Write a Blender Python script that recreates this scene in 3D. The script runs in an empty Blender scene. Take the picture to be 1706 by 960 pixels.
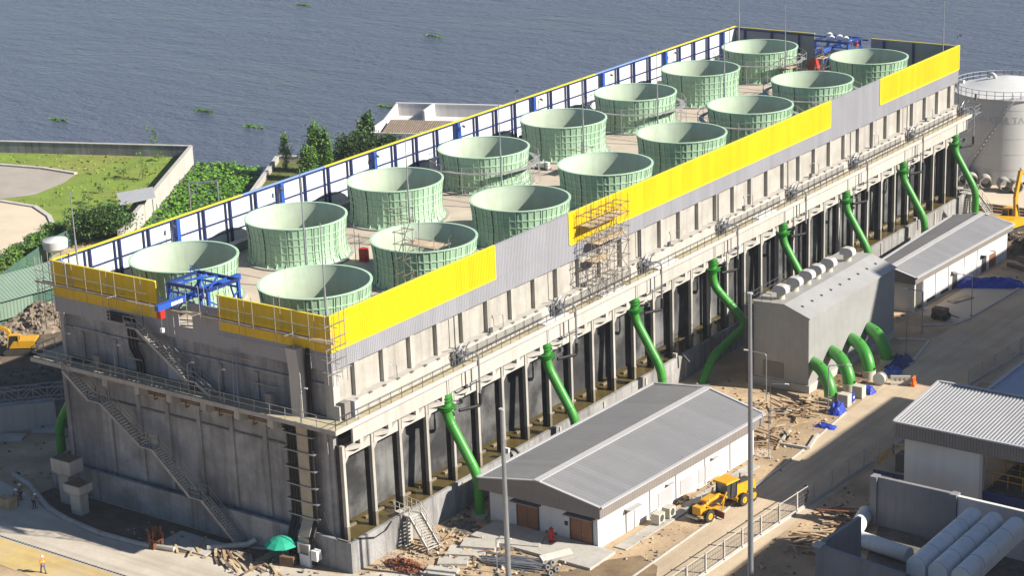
import bpy, bmesh, math, random
from mathutils import Vector, Matrix
from mathutils.geometry import tessellate_polygon
rnd = random.Random(7)
R = math.radians
C = bpy.context.scene.collection
SC = bpy.context.scene
W, L, H = 36.35, 137.8, 24.4          # cooling tower footprint and parapet height (metres)
XC = -W / 2
SUN_A, SUN_B = 1.48, 0.453            # horizontal shift of a shadow per metre of height
ORD = ['first', 'second', 'third', 'fourth', 'fifth', 'sixth', 'seventh', 'eighth', 'ninth', 'tenth', 'eleventh', 'twelfth']

# ------------------------------------------------------------------ materials
def track(m, dirn, amt, dark):           # long wheel tracks worn along a road
    nt = m.node_tree; N = nt.nodes; K = nt.links; b = N['Principled BSDF']; src = b.inputs['Base Color'].links[0].from_socket
    g = N.new('ShaderNodeNewGeometry'); mp = N.new('ShaderNodeMapping'); mp.inputs['Scale'].default_value = dirn; K.new(g.outputs['Position'], mp.inputs['Vector'])
    n = N.new('ShaderNodeTexNoise'); n.inputs['Scale'].default_value = 1.; n.inputs['Detail'].default_value = 4; K.new(mp.outputs[0], n.inputs['Vector'])
    r = N.new('ShaderNodeMapRange'); r.inputs[1].default_value = .48; r.inputs[2].default_value = .66; r.inputs[4].default_value = amt; K.new(n.outputs['Fac'], r.inputs[0])
    x = N.new('ShaderNodeMix'); x.data_type = 'RGBA'; K.new(r.outputs[0], x.inputs[0]); K.new(src, x.inputs[6]); x.inputs[7].default_value = (*dark, 1); K.new(x.outputs[2], b.inputs['Base Color'])
def vary(m, amt, per=None, ax='Y'):     # sheet by sheet (or object by object) differences of tone
    nt = m.node_tree; N = nt.nodes; K = nt.links; b = N['Principled BSDF']; src = b.inputs['Base Color'].links[0].from_socket
    if per:
        g = N.new('ShaderNodeNewGeometry'); s = N.new('ShaderNodeSeparateXYZ'); K.new(g.outputs['Position'], s.inputs[0])
        a = N.new('ShaderNodeMath'); a.operation = 'DIVIDE'; a.inputs[1].default_value = per; K.new(s.outputs[ax], a.inputs[0])
        f = N.new('ShaderNodeMath'); f.operation = 'FLOOR'; K.new(a.outputs[0], f.inputs[0])
        w = N.new('ShaderNodeTexWhiteNoise'); w.noise_dimensions = '1D'; K.new(f.outputs[0], w.inputs['W']); v = w.outputs['Value']
    else:
        w = N.new('ShaderNodeObjectInfo'); v = w.outputs['Random']
    r = N.new('ShaderNodeMapRange'); r.inputs[3].default_value = 1 - amt; r.inputs[4].default_value = 1 + amt; K.new(v, r.inputs[0])
    x = N.new('ShaderNodeVectorMath'); x.operation = 'SCALE'; K.new(src, x.inputs[0]); K.new(r.outputs[0], x.inputs['Scale']); K.new(x.outputs[0], b.inputs['Base Color'])
def mat(name, col, rough=.75, var=.12, scale=.6, metal=0., col2=None, mix2=.35, scale2=.15, streak=0., bump=0., bscale=6., spec=.3, grime=0.):
    m = bpy.data.materials.new(name); m.use_nodes = True
    nt = m.node_tree; N = nt.nodes; K = nt.links
    b = N['Principled BSDF']
    b.inputs['Roughness'].default_value = rough; b.inputs['Metallic'].default_value = metal
    b.inputs['Specular IOR Level'].default_value = spec
    geo = N.new('ShaderNodeNewGeometry')
    def noise(sc, det=5., vec=None, ro=.6):
        n = N.new('ShaderNodeTexNoise'); n.inputs['Scale'].default_value = sc
        n.inputs['Detail'].default_value = det; n.inputs['Roughness'].default_value = ro
        K.new(vec or geo.outputs['Position'], n.inputs['Vector']); return n.outputs['Fac']
    def ramp(fac, lo, hi):
        r = N.new('ShaderNodeMapRange'); r.inputs[1].default_value = lo; r.inputs[2].default_value = hi
        K.new(fac, r.inputs[0]); return r.outputs[0]
    def mixc(fac, a, bb, mode='MIX'):
        x = N.new('ShaderNodeMix'); x.data_type = 'RGBA'; x.blend_type = mode
        if isinstance(fac, float): x.inputs[0].default_value = fac
        else: K.new(fac, x.inputs[0])
        for s, v in ((6, a), (7, bb)):
            if isinstance(v, tuple): x.inputs[s].default_value = (*v, 1)
            else: K.new(v, x.inputs[s])
        return x.outputs[2]
    lo = tuple(c * (1 - var) for c in col); hi = tuple(min(1, c * (1 + var)) for c in col)
    c = mixc(ramp(noise(scale), .3, .7), lo, hi)
    if col2:
        c = mixc(mathmul(N, K, ramp(noise(scale2, 6.), .45, .68), mix2), c, col2)
    if streak:
        mp = N.new('ShaderNodeMapping'); mp.inputs['Scale'].default_value = (1.3, 1.3, .07)
        K.new(geo.outputs['Position'], mp.inputs['Vector'])
        s = ramp(noise(1., 4., mp.outputs['Vector'], .7), .47, .72)
        c = mixc(mathmul(N, K, s, streak), c, tuple(x * .3 for x in col))
    if grime:
        c = mixc(mathmul(N, K, ramp(noise(2.6, 6., None, .7), .5, .75), grime), c, tuple(x * .45 for x in col))
    K.new(c, b.inputs['Base Color'])
    if bump:
        bp = N.new('ShaderNodeBump'); bp.inputs['Strength'].default_value = bump; bp.inputs['Distance'].default_value = .1
        K.new(noise(bscale, 5.), bp.inputs['Height']); K.new(bp.outputs['Normal'], b.inputs['Normal'])
    return m
def mathmul(N, K, s, f):
    x = N.new('ShaderNodeMath'); x.operation = 'MULTIPLY'; K.new(s, x.inputs[0]); x.inputs[1].default_value = f; return x.outputs[0]

M = {}
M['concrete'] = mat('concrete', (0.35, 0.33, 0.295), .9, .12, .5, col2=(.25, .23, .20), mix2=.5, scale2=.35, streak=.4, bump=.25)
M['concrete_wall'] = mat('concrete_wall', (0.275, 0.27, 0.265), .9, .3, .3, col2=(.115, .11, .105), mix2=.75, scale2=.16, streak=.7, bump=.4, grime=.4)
M['concrete_pale'] = mat('concrete_pale', (0.4, 0.38, 0.345), .9, .07, .8, col2=(.31, .29, .255), mix2=.4, scale2=.4, streak=.3)
M['concrete_dark'] = mat('concrete_dark', (.14, .125, .105), .95, .3, .5, streak=.6)
M['deck'] = mat('deck', (0.41, 0.35, 0.285), .9, .12, .3, col2=(.28, .235, .195), mix2=.5, scale2=.2, bump=.2)
M['walkway'] = mat('walkway', (0.36, 0.315, 0.215), .9, .15, .4, col2=(.25, .21, .13), mix2=.6, scale2=.3)
M['misty_fill'] = mat('misty_fill', (0.03, 0.03, 0.032), .9, .4, .5, col2=(.17, .17, .168), mix2=.9, scale2=.17, streak=.3)  # grey clouds in the colour stand for sunlit mist in the bays
M['blackish_concrete'] = mat('blackish_concrete', (.028, .024, .02), .75, .4, .8, col2=(.10, .085, .06), mix2=.6, scale2=.5, streak=.4)
M['stained_concrete'] = mat('stained_concrete', (.20, .17, .125), .9, .3, .6, col2=(.09, .075, .05), mix2=.7, scale2=.4, streak=.5)
M['yellow'] = mat('yellow_cladding', (0.61, 0.405, 0.006), .45, .05, .25, streak=.12)
M['yellow_trim'] = mat('yellow_trim', (0.62, 0.5, 0.03), .45, .03, 2.)
M['grey_clad'] = mat('grey_cladding', (0.25, 0.25, 0.27), .5, .05, .25, streak=.1)
M['white_clad'] = mat('white_cladding', (0.56, 0.56, 0.56), .5, .03, .3)
M['green_shell'] = mat('green_shell', (0.305, 0.455, 0.31), .5, .07, .9, col2=(.165, .27, .17), mix2=.5, scale2=.35, streak=.25, spec=.4)
M['green_shell_b'] = mat('green_shell_faded', (0.335, 0.485, 0.335), .5, .07, .9, col2=(.19, .30, .19), mix2=.4, scale2=.35, streak=.25, spec=.4)
M['green_rib'] = mat('green_rib', (0.36, 0.51, 0.365), .5, .06, .9, spec=.4)
M['cream_inner'] = mat('cream_inner', (0.38, 0.46, 0.355), .55, .05, .4, col2=(.27, .285, .23), mix2=.45, scale2=.25, streak=.2)
M['dark_joint'] = mat('dark_joint', (.05, .07, .05), .8)
M['pipe_green'] = mat('pipe_green', (0.04, 0.235, 0.028), .42, .1, .5, spec=.4, grime=.35, col2=(.10, .21, .07), mix2=.3, scale2=.5, streak=.15)
M['pipe_green_dark'] = mat('pipe_green_fitting', (0.02, 0.16, 0.02), .45, .1, .5)
M['steel'] = mat('galvanised_steel', (0.26, 0.27, 0.285), .45, .1, 2., metal=.5)
M['steel_dark'] = mat('dark_steel', (.09, .09, .095), .6, .25, 2., metal=.4)
M['scaffold'] = mat('scaffold_tube', (.20, .17, .14), .6, .3, 1.5, metal=.4)
M['scaffold_pale'] = mat('scaffold_tube_pale', (0.33, 0.325, 0.32), .5, .2, 1.5, metal=.4)
M['plank'] = mat('scaffold_plank', (.42, .33, .22), .9, .25, 1.3)
M['timber'] = mat('timber', (.36, .26, .15), .9, .3, 1.2)
M['timber_dark'] = mat('timber_dark', (.16, .10, .06), .9, .35, 1.2)
M['rust'] = mat('rusty_steel', (.17, .065, .035), .9, .4, 1.5)
M['blue'] = mat('blue_paint', (0.02, 0.075, 0.34), .42, .1, 1., spec=.5, grime=.2)
M['navy'] = mat('navy_paint', (0.016, 0.03, 0.12), .45, .1, 1.)
M['blue_sky'] = mat('pale_blue_trim', (0.18, 0.27, 0.48), .5, .05, 1.)
M['cable'] = mat('black_cable', (.012, .011, .011), .55, .2, 1.)
M['tray'] = mat('cable_tray_cover', (.34, .29, .22), .6, .15, .8, metal=.2)
M['roof_grey'] = mat('roof_grey', (0.185, 0.187, 0.197), .5, .05, .35, col2=(.15, .152, .162), mix2=.4, scale2=.1)
M['roof_light'] = mat('roof_light', (0.36, 0.36, 0.37), .5, .05, .5)
M['fascia_grey'] = mat('fascia_grey', (0.2, 0.18, 0.165), .6, .05, .5)
M['white_wall'] = mat('white_wall', (0.58, 0.57, 0.56), .85, .04, .5, col2=(.45, .42, .38), mix2=.3, scale2=.35, streak=.12)
M['door_brown'] = mat('door_brown', (0.22, 0.1, 0.05), .6, .1, .8)
M['frame_dark'] = mat('dark_frame', (.05, .05, .05), .6)
M['glass'] = mat('window_glass', (.03, .035, .04), .12, .1, .5, spec=.6)
M['pump_clad'] = mat('pump_cladding', (0.34, 0.34, 0.335), .5, .06, .5, metal=.25, col2=(.27, .265, .25), mix2=.4, scale2=.2)
M['dirt'] = mat('dirt', (0.4, 0.295, 0.185), 1., .28, .22, col2=(.20, .145, .09), mix2=.75, scale2=.07, bump=.8, bscale=1.7, grime=.4)
M['mud_shade_ground'] = mat('mud_shade_ground', (.17, .12, .07), .9, .3, .4, col2=(.26, .19, .115), mix2=.8, scale2=.3, bump=.6)
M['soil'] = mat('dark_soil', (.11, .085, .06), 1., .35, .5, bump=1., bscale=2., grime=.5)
M['road'] = mat('dusty_road', (0.46, 0.37, 0.26), .95, .1, .25, col2=(.31, .245, .17), mix2=.6, scale2=.09, bump=.2, grime=.3)
M['apron'] = mat('concrete_apron', (0.46, 0.415, 0.345), .95, .1, .4, col2=(.33, .28, .22), mix2=.6, scale2=.12, grime=.3)
M['apron_yellow'] = mat('ochre_pavement', (0.46, 0.34, 0.14), .95, .12, .5, col2=(.42, .36, .26), mix2=.8, scale2=.12, grime=.2)
M['pave'] = mat('pale_paving', (.52, .44, .33), .95, .1, .2, col2=(.36, .30, .22), mix2=.6, scale2=.05)
M['pave_grey'] = mat('grey_paving', (.33, .295, .255), .95, .12, .2, col2=(.25, .215, .18), mix2=.6, scale2=.06)
M['kerb'] = mat('kerb_concrete', (0.42, 0.39, 0.35), .9, .12, 1.)
M['lawn'] = mat('lawn', (.15, .215, .032), 1., .22, .25, col2=(.23, .21, .06), mix2=.6, scale2=.06, bump=.7, bscale=2.5, grime=.35)
M['scrub'] = mat('scrub', (.10, .12, .03), 1., .4, .3, bump=.8, bscale=2.)
M['ribbed_roof'] = mat('ribbed_roof', (.29, .295, .305), .45, .06, .3, metal=.2)
M['duct'] = mat('duct_grey', (.62, .64, .64), .5, .06, .5, col2=(.50, .51, .51), mix2=.4, scale2=.4, streak=.2)
M['heap_stone'] = mat('heap_stone', (.22, .175, .13), .95, .4, .9, col2=(.12, .09, .065), mix2=.6, scale2=.5)
M['leaf'] = mat('leaf', (.065, .14, .02), .55, .35, .8)
M['leaf_b'] = mat('leaf_light', (.12, .21, .03), .5, .3, .8)
M['leaf_dark'] = mat('leaf_dark', (.030, .062, .014), .6, .35, .8)
M['hyacinth'] = mat('hyacinth_leaf', (.075, .18, .018), .45, .35, .9)
M['hyacinth_b'] = mat('hyacinth_leaf_b', (.13, .25, .035), .45, .3, .9)
M['bark'] = mat('bark', (.13, .10, .07), .95, .3, 2.)
M['tank_white'] = mat('tank_white', (0.5, 0.5, 0.49), .5, .03, .3, streak=.1)
M['letter'] = mat('letter_grey_green', (.33, .38, .35), .6)
M['mach_yellow'] = mat('machine_yellow', (0.55, 0.29, 0.01), .42, .07, 1.2, spec=.5, grime=.35)
M['tyre'] = mat('tyre', (.035, .032, .03), .9, .2, 2., grime=.3)
M['dusty_black'] = mat('dusty_black', (.05, .045, .04), .8, .3, 1.)
M['red'] = mat('red_paint', (.40, .025, .02), .45, .1, 1.)
M['orange'] = mat('orange_plastic', (.85, .12, .015), .45)
M['white'] = mat('white_paint', (0.6, 0.6, 0.59), .5, .04, 1.)
M['cream'] = mat('cream_plastic', (0.42, 0.4, 0.33), .6, .06, 1.)
M['tarp_blue'] = mat('blue_tarpaulin', (.025, .05, .33), .45, .25, 1.5, bump=.8, bscale=2.)
M['umbrella'] = mat('umbrella_green', (.02, .30, .19), .6, .1, 1.)
M['sheet_green'] = mat('green_sheet', (.06, .13, .095), .5, .12, .4, metal=.1)
M['shed_green'] = mat('shed_green', (.17, .24, .185), .55, .08, .3, col2=(.12, .16, .125), mix2=.5, scale2=.12)
M['tile'] = mat('roof_tile', (.19, .15, .115), .9, .2, 1.)
M['blue_roof'] = mat('blue_grey_roof', (.25, .28, .36), .45, .05, .3)
M['wall_blue_grey'] = mat('grey_rendered_wall', (0.21, 0.21, 0.22), .9, .1, .4, streak=.3)
M['skin'] = mat('skin', (.32, .17, .10), .6)
M['vest'] = mat('vest_yellow', (.80, .62, .02), .7)
M['vest_orange'] = mat('vest_orange', (.80, .20, .02), .7)
M['cloth_dark'] = mat('dark_cloth', (.05, .05, .07), .9)
M['cloth_blue'] = mat('blue_cloth', (.10, .12, .20), .9)
M['cloth_grey'] = mat('grey_cloth', (.22, .21, .20), .9)
M['stone'] = mat('rubble_stone', (.34, .27, .20), .95, .3, .9)
M['plaster'] = mat('white_plaster', (0.52, 0.51, 0.5), .85, .05, .5, streak=.25)
M['basin_water'] = mat('basin_water', (.085, .062, .018), .12, .2, .4, bump=.06, bscale=3., spec=.4)
M['mud_water'] = mat('muddy_water', (.09, .06, .035), .5, .2, .4)

track(M['road'], (.9, .03, 1), .32, (.23, .18, .125)); track(M['apron'], (.03, .7, 1), .4, (.25, .21, .16)); track(M['apron_yellow'], (.03, .8, 1), .35, (.30, .21, .10))
vary(M['yellow'], .06, 1.04); vary(M['grey_clad'], .05, 1.04); vary(M['roof_grey'], .05, 1.0)
for k_ in ('green_shell', 'green_shell_b', 'green_rib', 'cream_inner', 'concrete_pale', 'concrete'): vary(M[k_], .07)
def river_mat():
    m = bpy.data.materials.new('river_water'); m.use_nodes = True
    nt = m.node_tree; N = nt.nodes; K = nt.links; b = N['Principled BSDF']
    geo = N.new('ShaderNodeNewGeometry')
    def mp(rot, sc):
        x = N.new('ShaderNodeMapping'); x.inputs['Rotation'].default_value = (0, 0, rot); x.inputs['Scale'].default_value = sc
        K.new(geo.outputs['Position'], x.inputs['Vector']); return x.outputs['Vector']
    def noise(v, sc, det, ro=.6):
        n = N.new('ShaderNodeTexNoise'); n.inputs['Scale'].default_value = sc; n.inputs['Detail'].default_value = det
        n.inputs['Roughness'].default_value = ro; K.new(v, n.inputs['Vector']); return n.outputs['Fac']
    v1 = mp(R(-36), (.5, 1.5, 1)); n1 = noise(v1, .12, 7, .62)
    v2 = mp(R(-30), (.12, .35, 1)); n2 = noise(v2, .06, 5, .6)
    v3 = mp(R(-45), (.8, 2.0, 1)); n3 = noise(v3, .55, 4, .6)
    r = N.new('ShaderNodeMapRange'); r.inputs[1].default_value = .3; r.inputs[2].default_value = .7; K.new(n2, r.inputs[0])
    rr = N.new('ShaderNodeMapRange'); rr.inputs[1].default_value = .35; rr.inputs[2].default_value = .65; rr.inputs[3].default_value = .14; rr.inputs[4].default_value = .34; K.new(n2, rr.inputs[0]); K.new(rr.outputs[0], b.inputs['Roughness'])
    x = N.new('ShaderNodeMix'); x.data_type = 'RGBA'; K.new(r.outputs[0], x.inputs[0])
    x.inputs[6].default_value = (.050, .060, .088, 1); x.inputs[7].default_value = (.088, .098, .132, 1)
    K.new(x.outputs[2], b.inputs['Base Color'])
    b.inputs['Specular IOR Level'].default_value = .5
    a = N.new('ShaderNodeMath'); a.operation = 'MULTIPLY_ADD'; a.inputs[1].default_value = .45
    K.new(n3, a.inputs[0]); K.new(n1, a.inputs[2])
    bp = N.new('ShaderNodeBump'); bp.inputs['Strength'].default_value = 1.; bp.inputs['Distance'].default_value = 1.6
    K.new(a.outputs[0], bp.inputs['Height']); K.new(bp.outputs['Normal'], b.inputs['Normal'])
    return m
M['river'] = river_mat()

def mist_mat():
    m = bpy.data.materials.new('water_mist'); m.use_nodes = True
    return m

# ------------------------------------------------------------------ mesh builder
class MB:
    def __init__(s, org=(0, 0, 0)):
        s.v = []; s.f = []; s.mi = []; s.cur = 0; s.o = Vector(org); s.st = []
    def add(s, vs, fs):
        n = len(s.v); s.st.append((n, len(s.f))); s.v += [tuple(Vector(p) - s.o) for p in vs]
        for f in fs: s.f.append([n + i for i in f]); s.mi.append(s.cur)
        return s
    def box(s, x0, x1, y0, y1, z0, z1):
        return s.hexa([(x0, y0, z0), (x1, y0, z0), (x1, y1, z0), (x0, y1, z0), (x0, y0, z1), (x1, y0, z1), (x1, y1, z1), (x0, y1, z1)])
    def hexa(s, p):
        return s.add(p, [(3, 2, 1, 0), (4, 5, 6, 7), (0, 1, 5, 4), (1, 2, 6, 5), (2, 3, 7, 6), (3, 0, 4, 7)])
    def obox(s, c, sz, rz=0., rx=0., ry=0.):
        m = Matrix.Rotation(rz, 3, 'Z') @ Matrix.Rotation(ry, 3, 'Y') @ Matrix.Rotation(rx, 3, 'X')
        x, y, z = [k / 2 for k in sz]; c = Vector(c)
        return s.hexa([c + m @ Vector(q) for q in ((-x, -y, -z), (x, -y, -z), (x, y, -z), (-x, y, -z), (-x, -y, z), (x, -y, z), (x, y, z), (-x, y, z))])
    def bar(s, p, q, w=.05, h=None, up=(0, 0, 1)):
        p, q = Vector(p), Vector(q); d = q - p
        if d.length < 1e-6: return s
        d.normalize(); u = Vector(up)
        if abs(d.dot(u)) > .98: u = Vector((1, 0, 0))
        a = d.cross(u).normalized() * (w / 2); b = a.cross(d).normalized() * ((h or w) / 2)
        return s.hexa([p - a - b, p + a - b, p + a + b, p - a + b, q - a - b, q + a - b, q + a + b, q - a + b])
    def tube(s, pts, r, n=8, cap=True):
        pts = [Vector(p) for p in pts]; rs = r if isinstance(r, (list, tuple)) else [r] * len(pts)
        rings = []; prev = None
        for i, p in enumerate(pts):
            d = (pts[min(i + 1, len(pts) - 1)] - pts[max(i - 1, 0)]).normalized()
            if prev is None:
                u = Vector((0, 0, 1)) if abs(d.z) < .9 else Vector((1, 0, 0))
                a = d.cross(u).normalized()
            else:
                a = (prev - d * prev.dot(d)).normalized()
            prev = a; b = d.cross(a)
            rings.append([p + (a * math.cos(2 * math.pi * k / n) + b * math.sin(2 * math.pi * k / n)) * rs[i] for k in range(n)])
        vs = [q for ring in rings for q in ring]; fs = []
        for i in range(len(pts) - 1):
            for k in range(n):
                k2 = (k + 1) % n; fs.append((i * n + k, i * n + k2, (i + 1) * n + k2, (i + 1) * n + k))
        if cap:
            fs.append(tuple(reversed(range(n)))); fs.append(tuple((len(pts) - 1) * n + k for k in range(n)))
        return s.add(vs, fs)
    def lathe(s, prof, c=(0, 0, 0), n=24, a0=0., a1=2 * math.pi, closed=False):
        c = Vector(c); full = abs(a1 - a0 - 2 * math.pi) < 1e-6; m = n if full else n + 1
        vs = [c + Vector((r * math.cos(a0 + (a1 - a0) * k / n), r * math.sin(a0 + (a1 - a0) * k / n), z)) for (r, z) in prof for k in range(m)]
        fs = []; P = len(prof)
        for i in range(P if closed else P - 1):
            i2 = (i + 1) % P
            for k in range(n):
                k2 = (k + 1) % m; fs.append((i * m + k, i * m + k2, i2 * m + k2, i2 * m + k))
        return s.add(vs, fs)
    def cyl(s, c, r, h, n=16, r2=None):
        r2 = r if r2 is None else r2
        return s.tube([c, (c[0], c[1], c[2] + h)], [r, r2], n)
    def prism(s, poly, z0, z1):
        n = len(poly); vs = [(x, y, z0) for x, y in poly] + [(x, y, z1) for x, y in poly]
        fs = [(i, (i + 1) % n, n + (i + 1) % n, n + i) for i in range(n)]
        t = tessellate_polygon([[Vector((x, y, 0)) for x, y in poly]])
        fs += [tuple(k) for k in t] + [tuple(n + i for i in reversed(k)) for k in t]
        return s.add(vs, fs)
    def sheet(s, poly, z):
        t = tessellate_polygon([[Vector((x, y, 0)) for x, y in poly]])
        return s.add([(x, y, z) for x, y in poly], [tuple(k) for k in t])
    def extr_y(s, prof, y0, y1):           # profile in x,z pushed along y
        n = len(prof); vs = [(x, y0, z) for x, z in prof] + [(x, y1, z) for x, z in prof]
        fs = [(i, (i + 1) % n, n + (i + 1) % n, n + i) for i in range(n)] + [tuple(reversed(range(n))), tuple(range(n, 2 * n))]
        return s.add(vs, fs)
    def corr(s, p0, p1, up, depth=.04, pitch=.25, nrm=None, thick=0):   # corrugated sheet from p0 to p1, ridges along 'up'
        p0, p1, up = Vector(p0), Vector(p1), Vector(up); d = p1 - p0; ln = d.length; d.normalize()
        nr = Vector(nrm) if nrm else d.cross(up).normalized(); k = max(1, round(ln / pitch)); st = ln / k
        base = []
        for i in range(k):
            o = p0 + d * (i * st)
            for t, dp in ((0, 0), (.35, 0), (.5, 1), (.85, 1)): base.append(o + d * (t * st) + nr * (dp * depth))
        base.append(p1)
        n = len(base)
        return s.add(base + [q + up for q in base], [(i, i + 1, n + i + 1, n + i) for i in range(n - 1)])
    def split(s, name, m, parent):        # one object for every piece added
        st = s.st + [(len(s.v), len(s.f))]
        for (v0, f0), (v1, f1) in zip(st, st[1:]):
            b = MB(s.o); b.v = s.v[v0:v1]; b.f = [[i - v0 for i in f] for f in s.f[f0:f1]]; b.mi = [0] * (f1 - f0); b.build(name, m, parent)
    def build(s, name, m, parent=None, smooth=False, loc=None):
        me = bpy.data.meshes.new(name); me.from_pydata(s.v, [], s.f)
        for x in (m if isinstance(m, (list, tuple)) else [m]): me.materials.append(M[x] if isinstance(x, str) else x)
        if isinstance(m, (list, tuple)): me.polygons.foreach_set('material_index', s.mi)
        bm = bmesh.new(); bm.from_mesh(me)
        try: bmesh.ops.recalc_face_normals(bm, faces=bm.faces)
        except Exception: pass
        bm.to_mesh(me); bm.free()
        if smooth:
            me.polygons.foreach_set('use_smooth', [True] * len(me.polygons))
            try: me.set_sharp_from_angle(angle=R(38))
            except Exception: pass
        me.update()
        o = bpy.data.objects.new(name, me); C.objects.link(o)
        if parent: o.parent = parent
        else: o.location = s.o
        return o

def tag(o, label=None, cat=None, group=None, kind=None):
    if label: o['label'] = label
    if cat: o['category'] = cat
    if group: o['group'] = group
    if kind: o['kind'] = kind
    return o
def thing(name, label, cat, loc=(0, 0, 0), rz=0., group=None):
    o = bpy.data.objects.new(name, None); C.objects.link(o); o.empty_display_size = .3
    o.location = loc; o.rotation_euler = (0, 0, rz)
    return tag(o, label, cat, group)
def kids(o): return [c for c in bpy.data.objects if c.parent == o]
def dup(o, loc=None, rz=None, label=None, group=None, scale=None, parent=None):
    c = o.copy(); C.objects.link(c); c.parent = parent
    if loc is not None: c.location = loc
    if rz is not None: c.rotation_euler = (0, 0, rz)
    if scale is not None: c.scale = (scale,) * 3 if not isinstance(scale, tuple) else scale
    if label: c['label'] = label
    if group: c['group'] = group
    for k in KIDS.get(o.name, []): dup(bpy.data.objects[k], parent=c)
    return c
KIDS = {}
def reg(o):                               # remember a prototype's children (fast copying)
    ch = kids(o); KIDS[o.name] = [c.name for c in ch]
    for c in ch: reg(c)
    return o
def structure(mb, name, m): return tag(mb.build(name, m), kind='structure')
def arc(c, r, a0, a1, n, ax=(1, 0, 0), az=(0, 0, 1)):
    c, ax, az = Vector(c), Vector(ax), Vector(az)
    return [c + ax * (r * math.cos(a0 + (a1 - a0) * i / n)) + az * (r * math.sin(a0 + (a1 - a0) * i / n)) for i in range(n + 1)]
def rounded(pts, r, n=5):                 # polyline with rounded corners
    pts = [Vector(p) for p in pts]; out = [pts[0]]
    for a, b, c in zip(pts, pts[1:], pts[2:]):
        u = (a - b); v = (c - b); k = min(r, u.length * .45, v.length * .45)
        p, q = b + u.normalized() * k, b + v.normalized() * k
        for i in range(n + 1):
            t = i / n; out.append(p * (1 - t) ** 2 + b * (2 * t * (1 - t)) + q * t * t)
    return out + [pts[-1]]

# ------------------------------------------------------------------ camera, light, sky
cam = bpy.data.cameras.new('camera'); co = bpy.data.objects.new('camera', cam); C.objects.link(co)
cam.sensor_width = 36; cam.sensor_fit = 'HORIZONTAL'; cam.lens = 71.4892; cam.clip_start = 1; cam.clip_end = 9000
co.matrix_world = Matrix([[0.813777, -0.147644, 0.562111, 115.6082], [0.579964, 0.268779, -0.769025, -130.0382], [-0.037542, 0.951819, 0.304354, 81.8182], [0, 0, 0, 1]])
SC.camera = co
SC.view_settings.view_transform = 'Standard'; SC.view_settings.look = 'None'; SC.view_settings.gamma = 1
SC.view_settings.exposure = 1.1
w = bpy.data.worlds.new('World'); SC.world = w; w.use_nodes = True
sky = w.node_tree.nodes.new('ShaderNodeTexSky'); sky.sky_type = 'NISHITA'; sky.sun_disc = False
sd = Vector((SUN_A, SUN_B, 1)).normalized()
sky.sun_elevation = math.asin(sd.z); sky.sun_rotation = math.atan2(sd.x, sd.y)
sky.air_density = .75; sky.dust_density = .3; sky.ozone_density = 3.
w.node_tree.links.new(sky.outputs[0], w.node_tree.nodes['Background'].inputs[0])
w.node_tree.nodes['Background'].inputs[1].default_value = .06
sl = bpy.data.lights.new('sun', 'SUN'); sl.energy = 5.; sl.angle = R(.53); sl.color = (1, .93, .82)
so = bpy.data.objects.new('sun', sl); C.objects.link(so)
so.rotation_euler = sd.to_track_quat('Z', 'Y').to_euler(); so.location = (150, 60, 120)

# ------------------------------------------------------------------ ground, river, roads
land = [(-900, -900), (900, -900), (900, 470), (40, 192), (0, 182), (-40, 170), (-85, 150), (-104, 139), (-108.1, 115.3), (-110.4, 114.1),
        (-99.2, 95.9), (-91, 82), (-92, 66), (-97, 66), (-105.8, 78.5), (-125.5, 109.8), (-159, 96.8), (-600, -74), (-900, -190)]
structure(MB().sheet(land, 0), 'ground', 'dirt')
structure(MB().sheet([(-6000, -900), (6000, -900), (6000, 7000), (-6000, 7000)], -1.1), 'river', 'river')
bank = MB()
for (a, b) in zip(land[2:-1], land[3:]):
    bank.add([(*a, 0), (*b, 0), (*b, -3), (*a, -3)], [(0, 1, 2, 3)])
structure(bank, 'river_bank', 'soil')
# plant yard: pale road east of the tower, apron and ochre band south of it
structure(MB().sheet([(24.6, -30), (31, -30), (31.6, 40), (31.4, 74), (60, 74), (60, 190), (22.2, 190), (22, 107), (21.2, 93), (20.5, 84), (22.2, 75), (22.6, 58), (23.6, 46), (24.4, 26)], .02), 'road', 'road')
structure(MB().sheet([(-70, -12.35), (-8, -12.35), (6, -14), (16, -3), (5.5, 1.5), (1, -1.9), (-5.5, -3.2), (-16, -6.8), (-25, -7.6), (-32, -6.5), (-39, -4.2), (-70, 2)], .02), 'concrete_apron', 'apron')
structure(MB().sheet([(-70, -17.2), (-31.5, -16.9), (-8, -18), (10, -20), (-8, -12.9), (-70, -12.9)], .024), 'ochre_pavement', 'apron_yellow')
dr = MB()
dr.box(-70, -8, -12.9, -12.35, .0, .03)
structure(dr, 'drain_channel', 'kerb')
dg = MB()
x = -50.
while x < -8.2: dg.box(x, x + .32, -12.78, -12.47, .03, .04); x += .42
structure(dg, 'drain_grating', 'steel_dark')
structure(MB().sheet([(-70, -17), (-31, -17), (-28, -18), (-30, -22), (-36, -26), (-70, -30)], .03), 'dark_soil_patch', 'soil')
structure(MB().sheet([(19.5, 4), (23.5, 8), (26.5, 12.2), (25.2, 14.6), (22.6, 15.8), (20.6, 13.5), (18.6, 9.4), (14, 6), (13, 2)], .028), 'mud_shade_patch', 'mud_shade_ground')  # brown mud, with part of a cast shade painted into its colour
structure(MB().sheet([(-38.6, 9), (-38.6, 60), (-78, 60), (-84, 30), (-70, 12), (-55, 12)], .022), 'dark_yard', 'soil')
structure(MB().sheet([(41, 15.4), (62, 12), (62, 37.2), (38.4, 37.2), (38.4, 33.6), (41, 25)], .024), 'yard_slab', 'concrete_dark')
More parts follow.
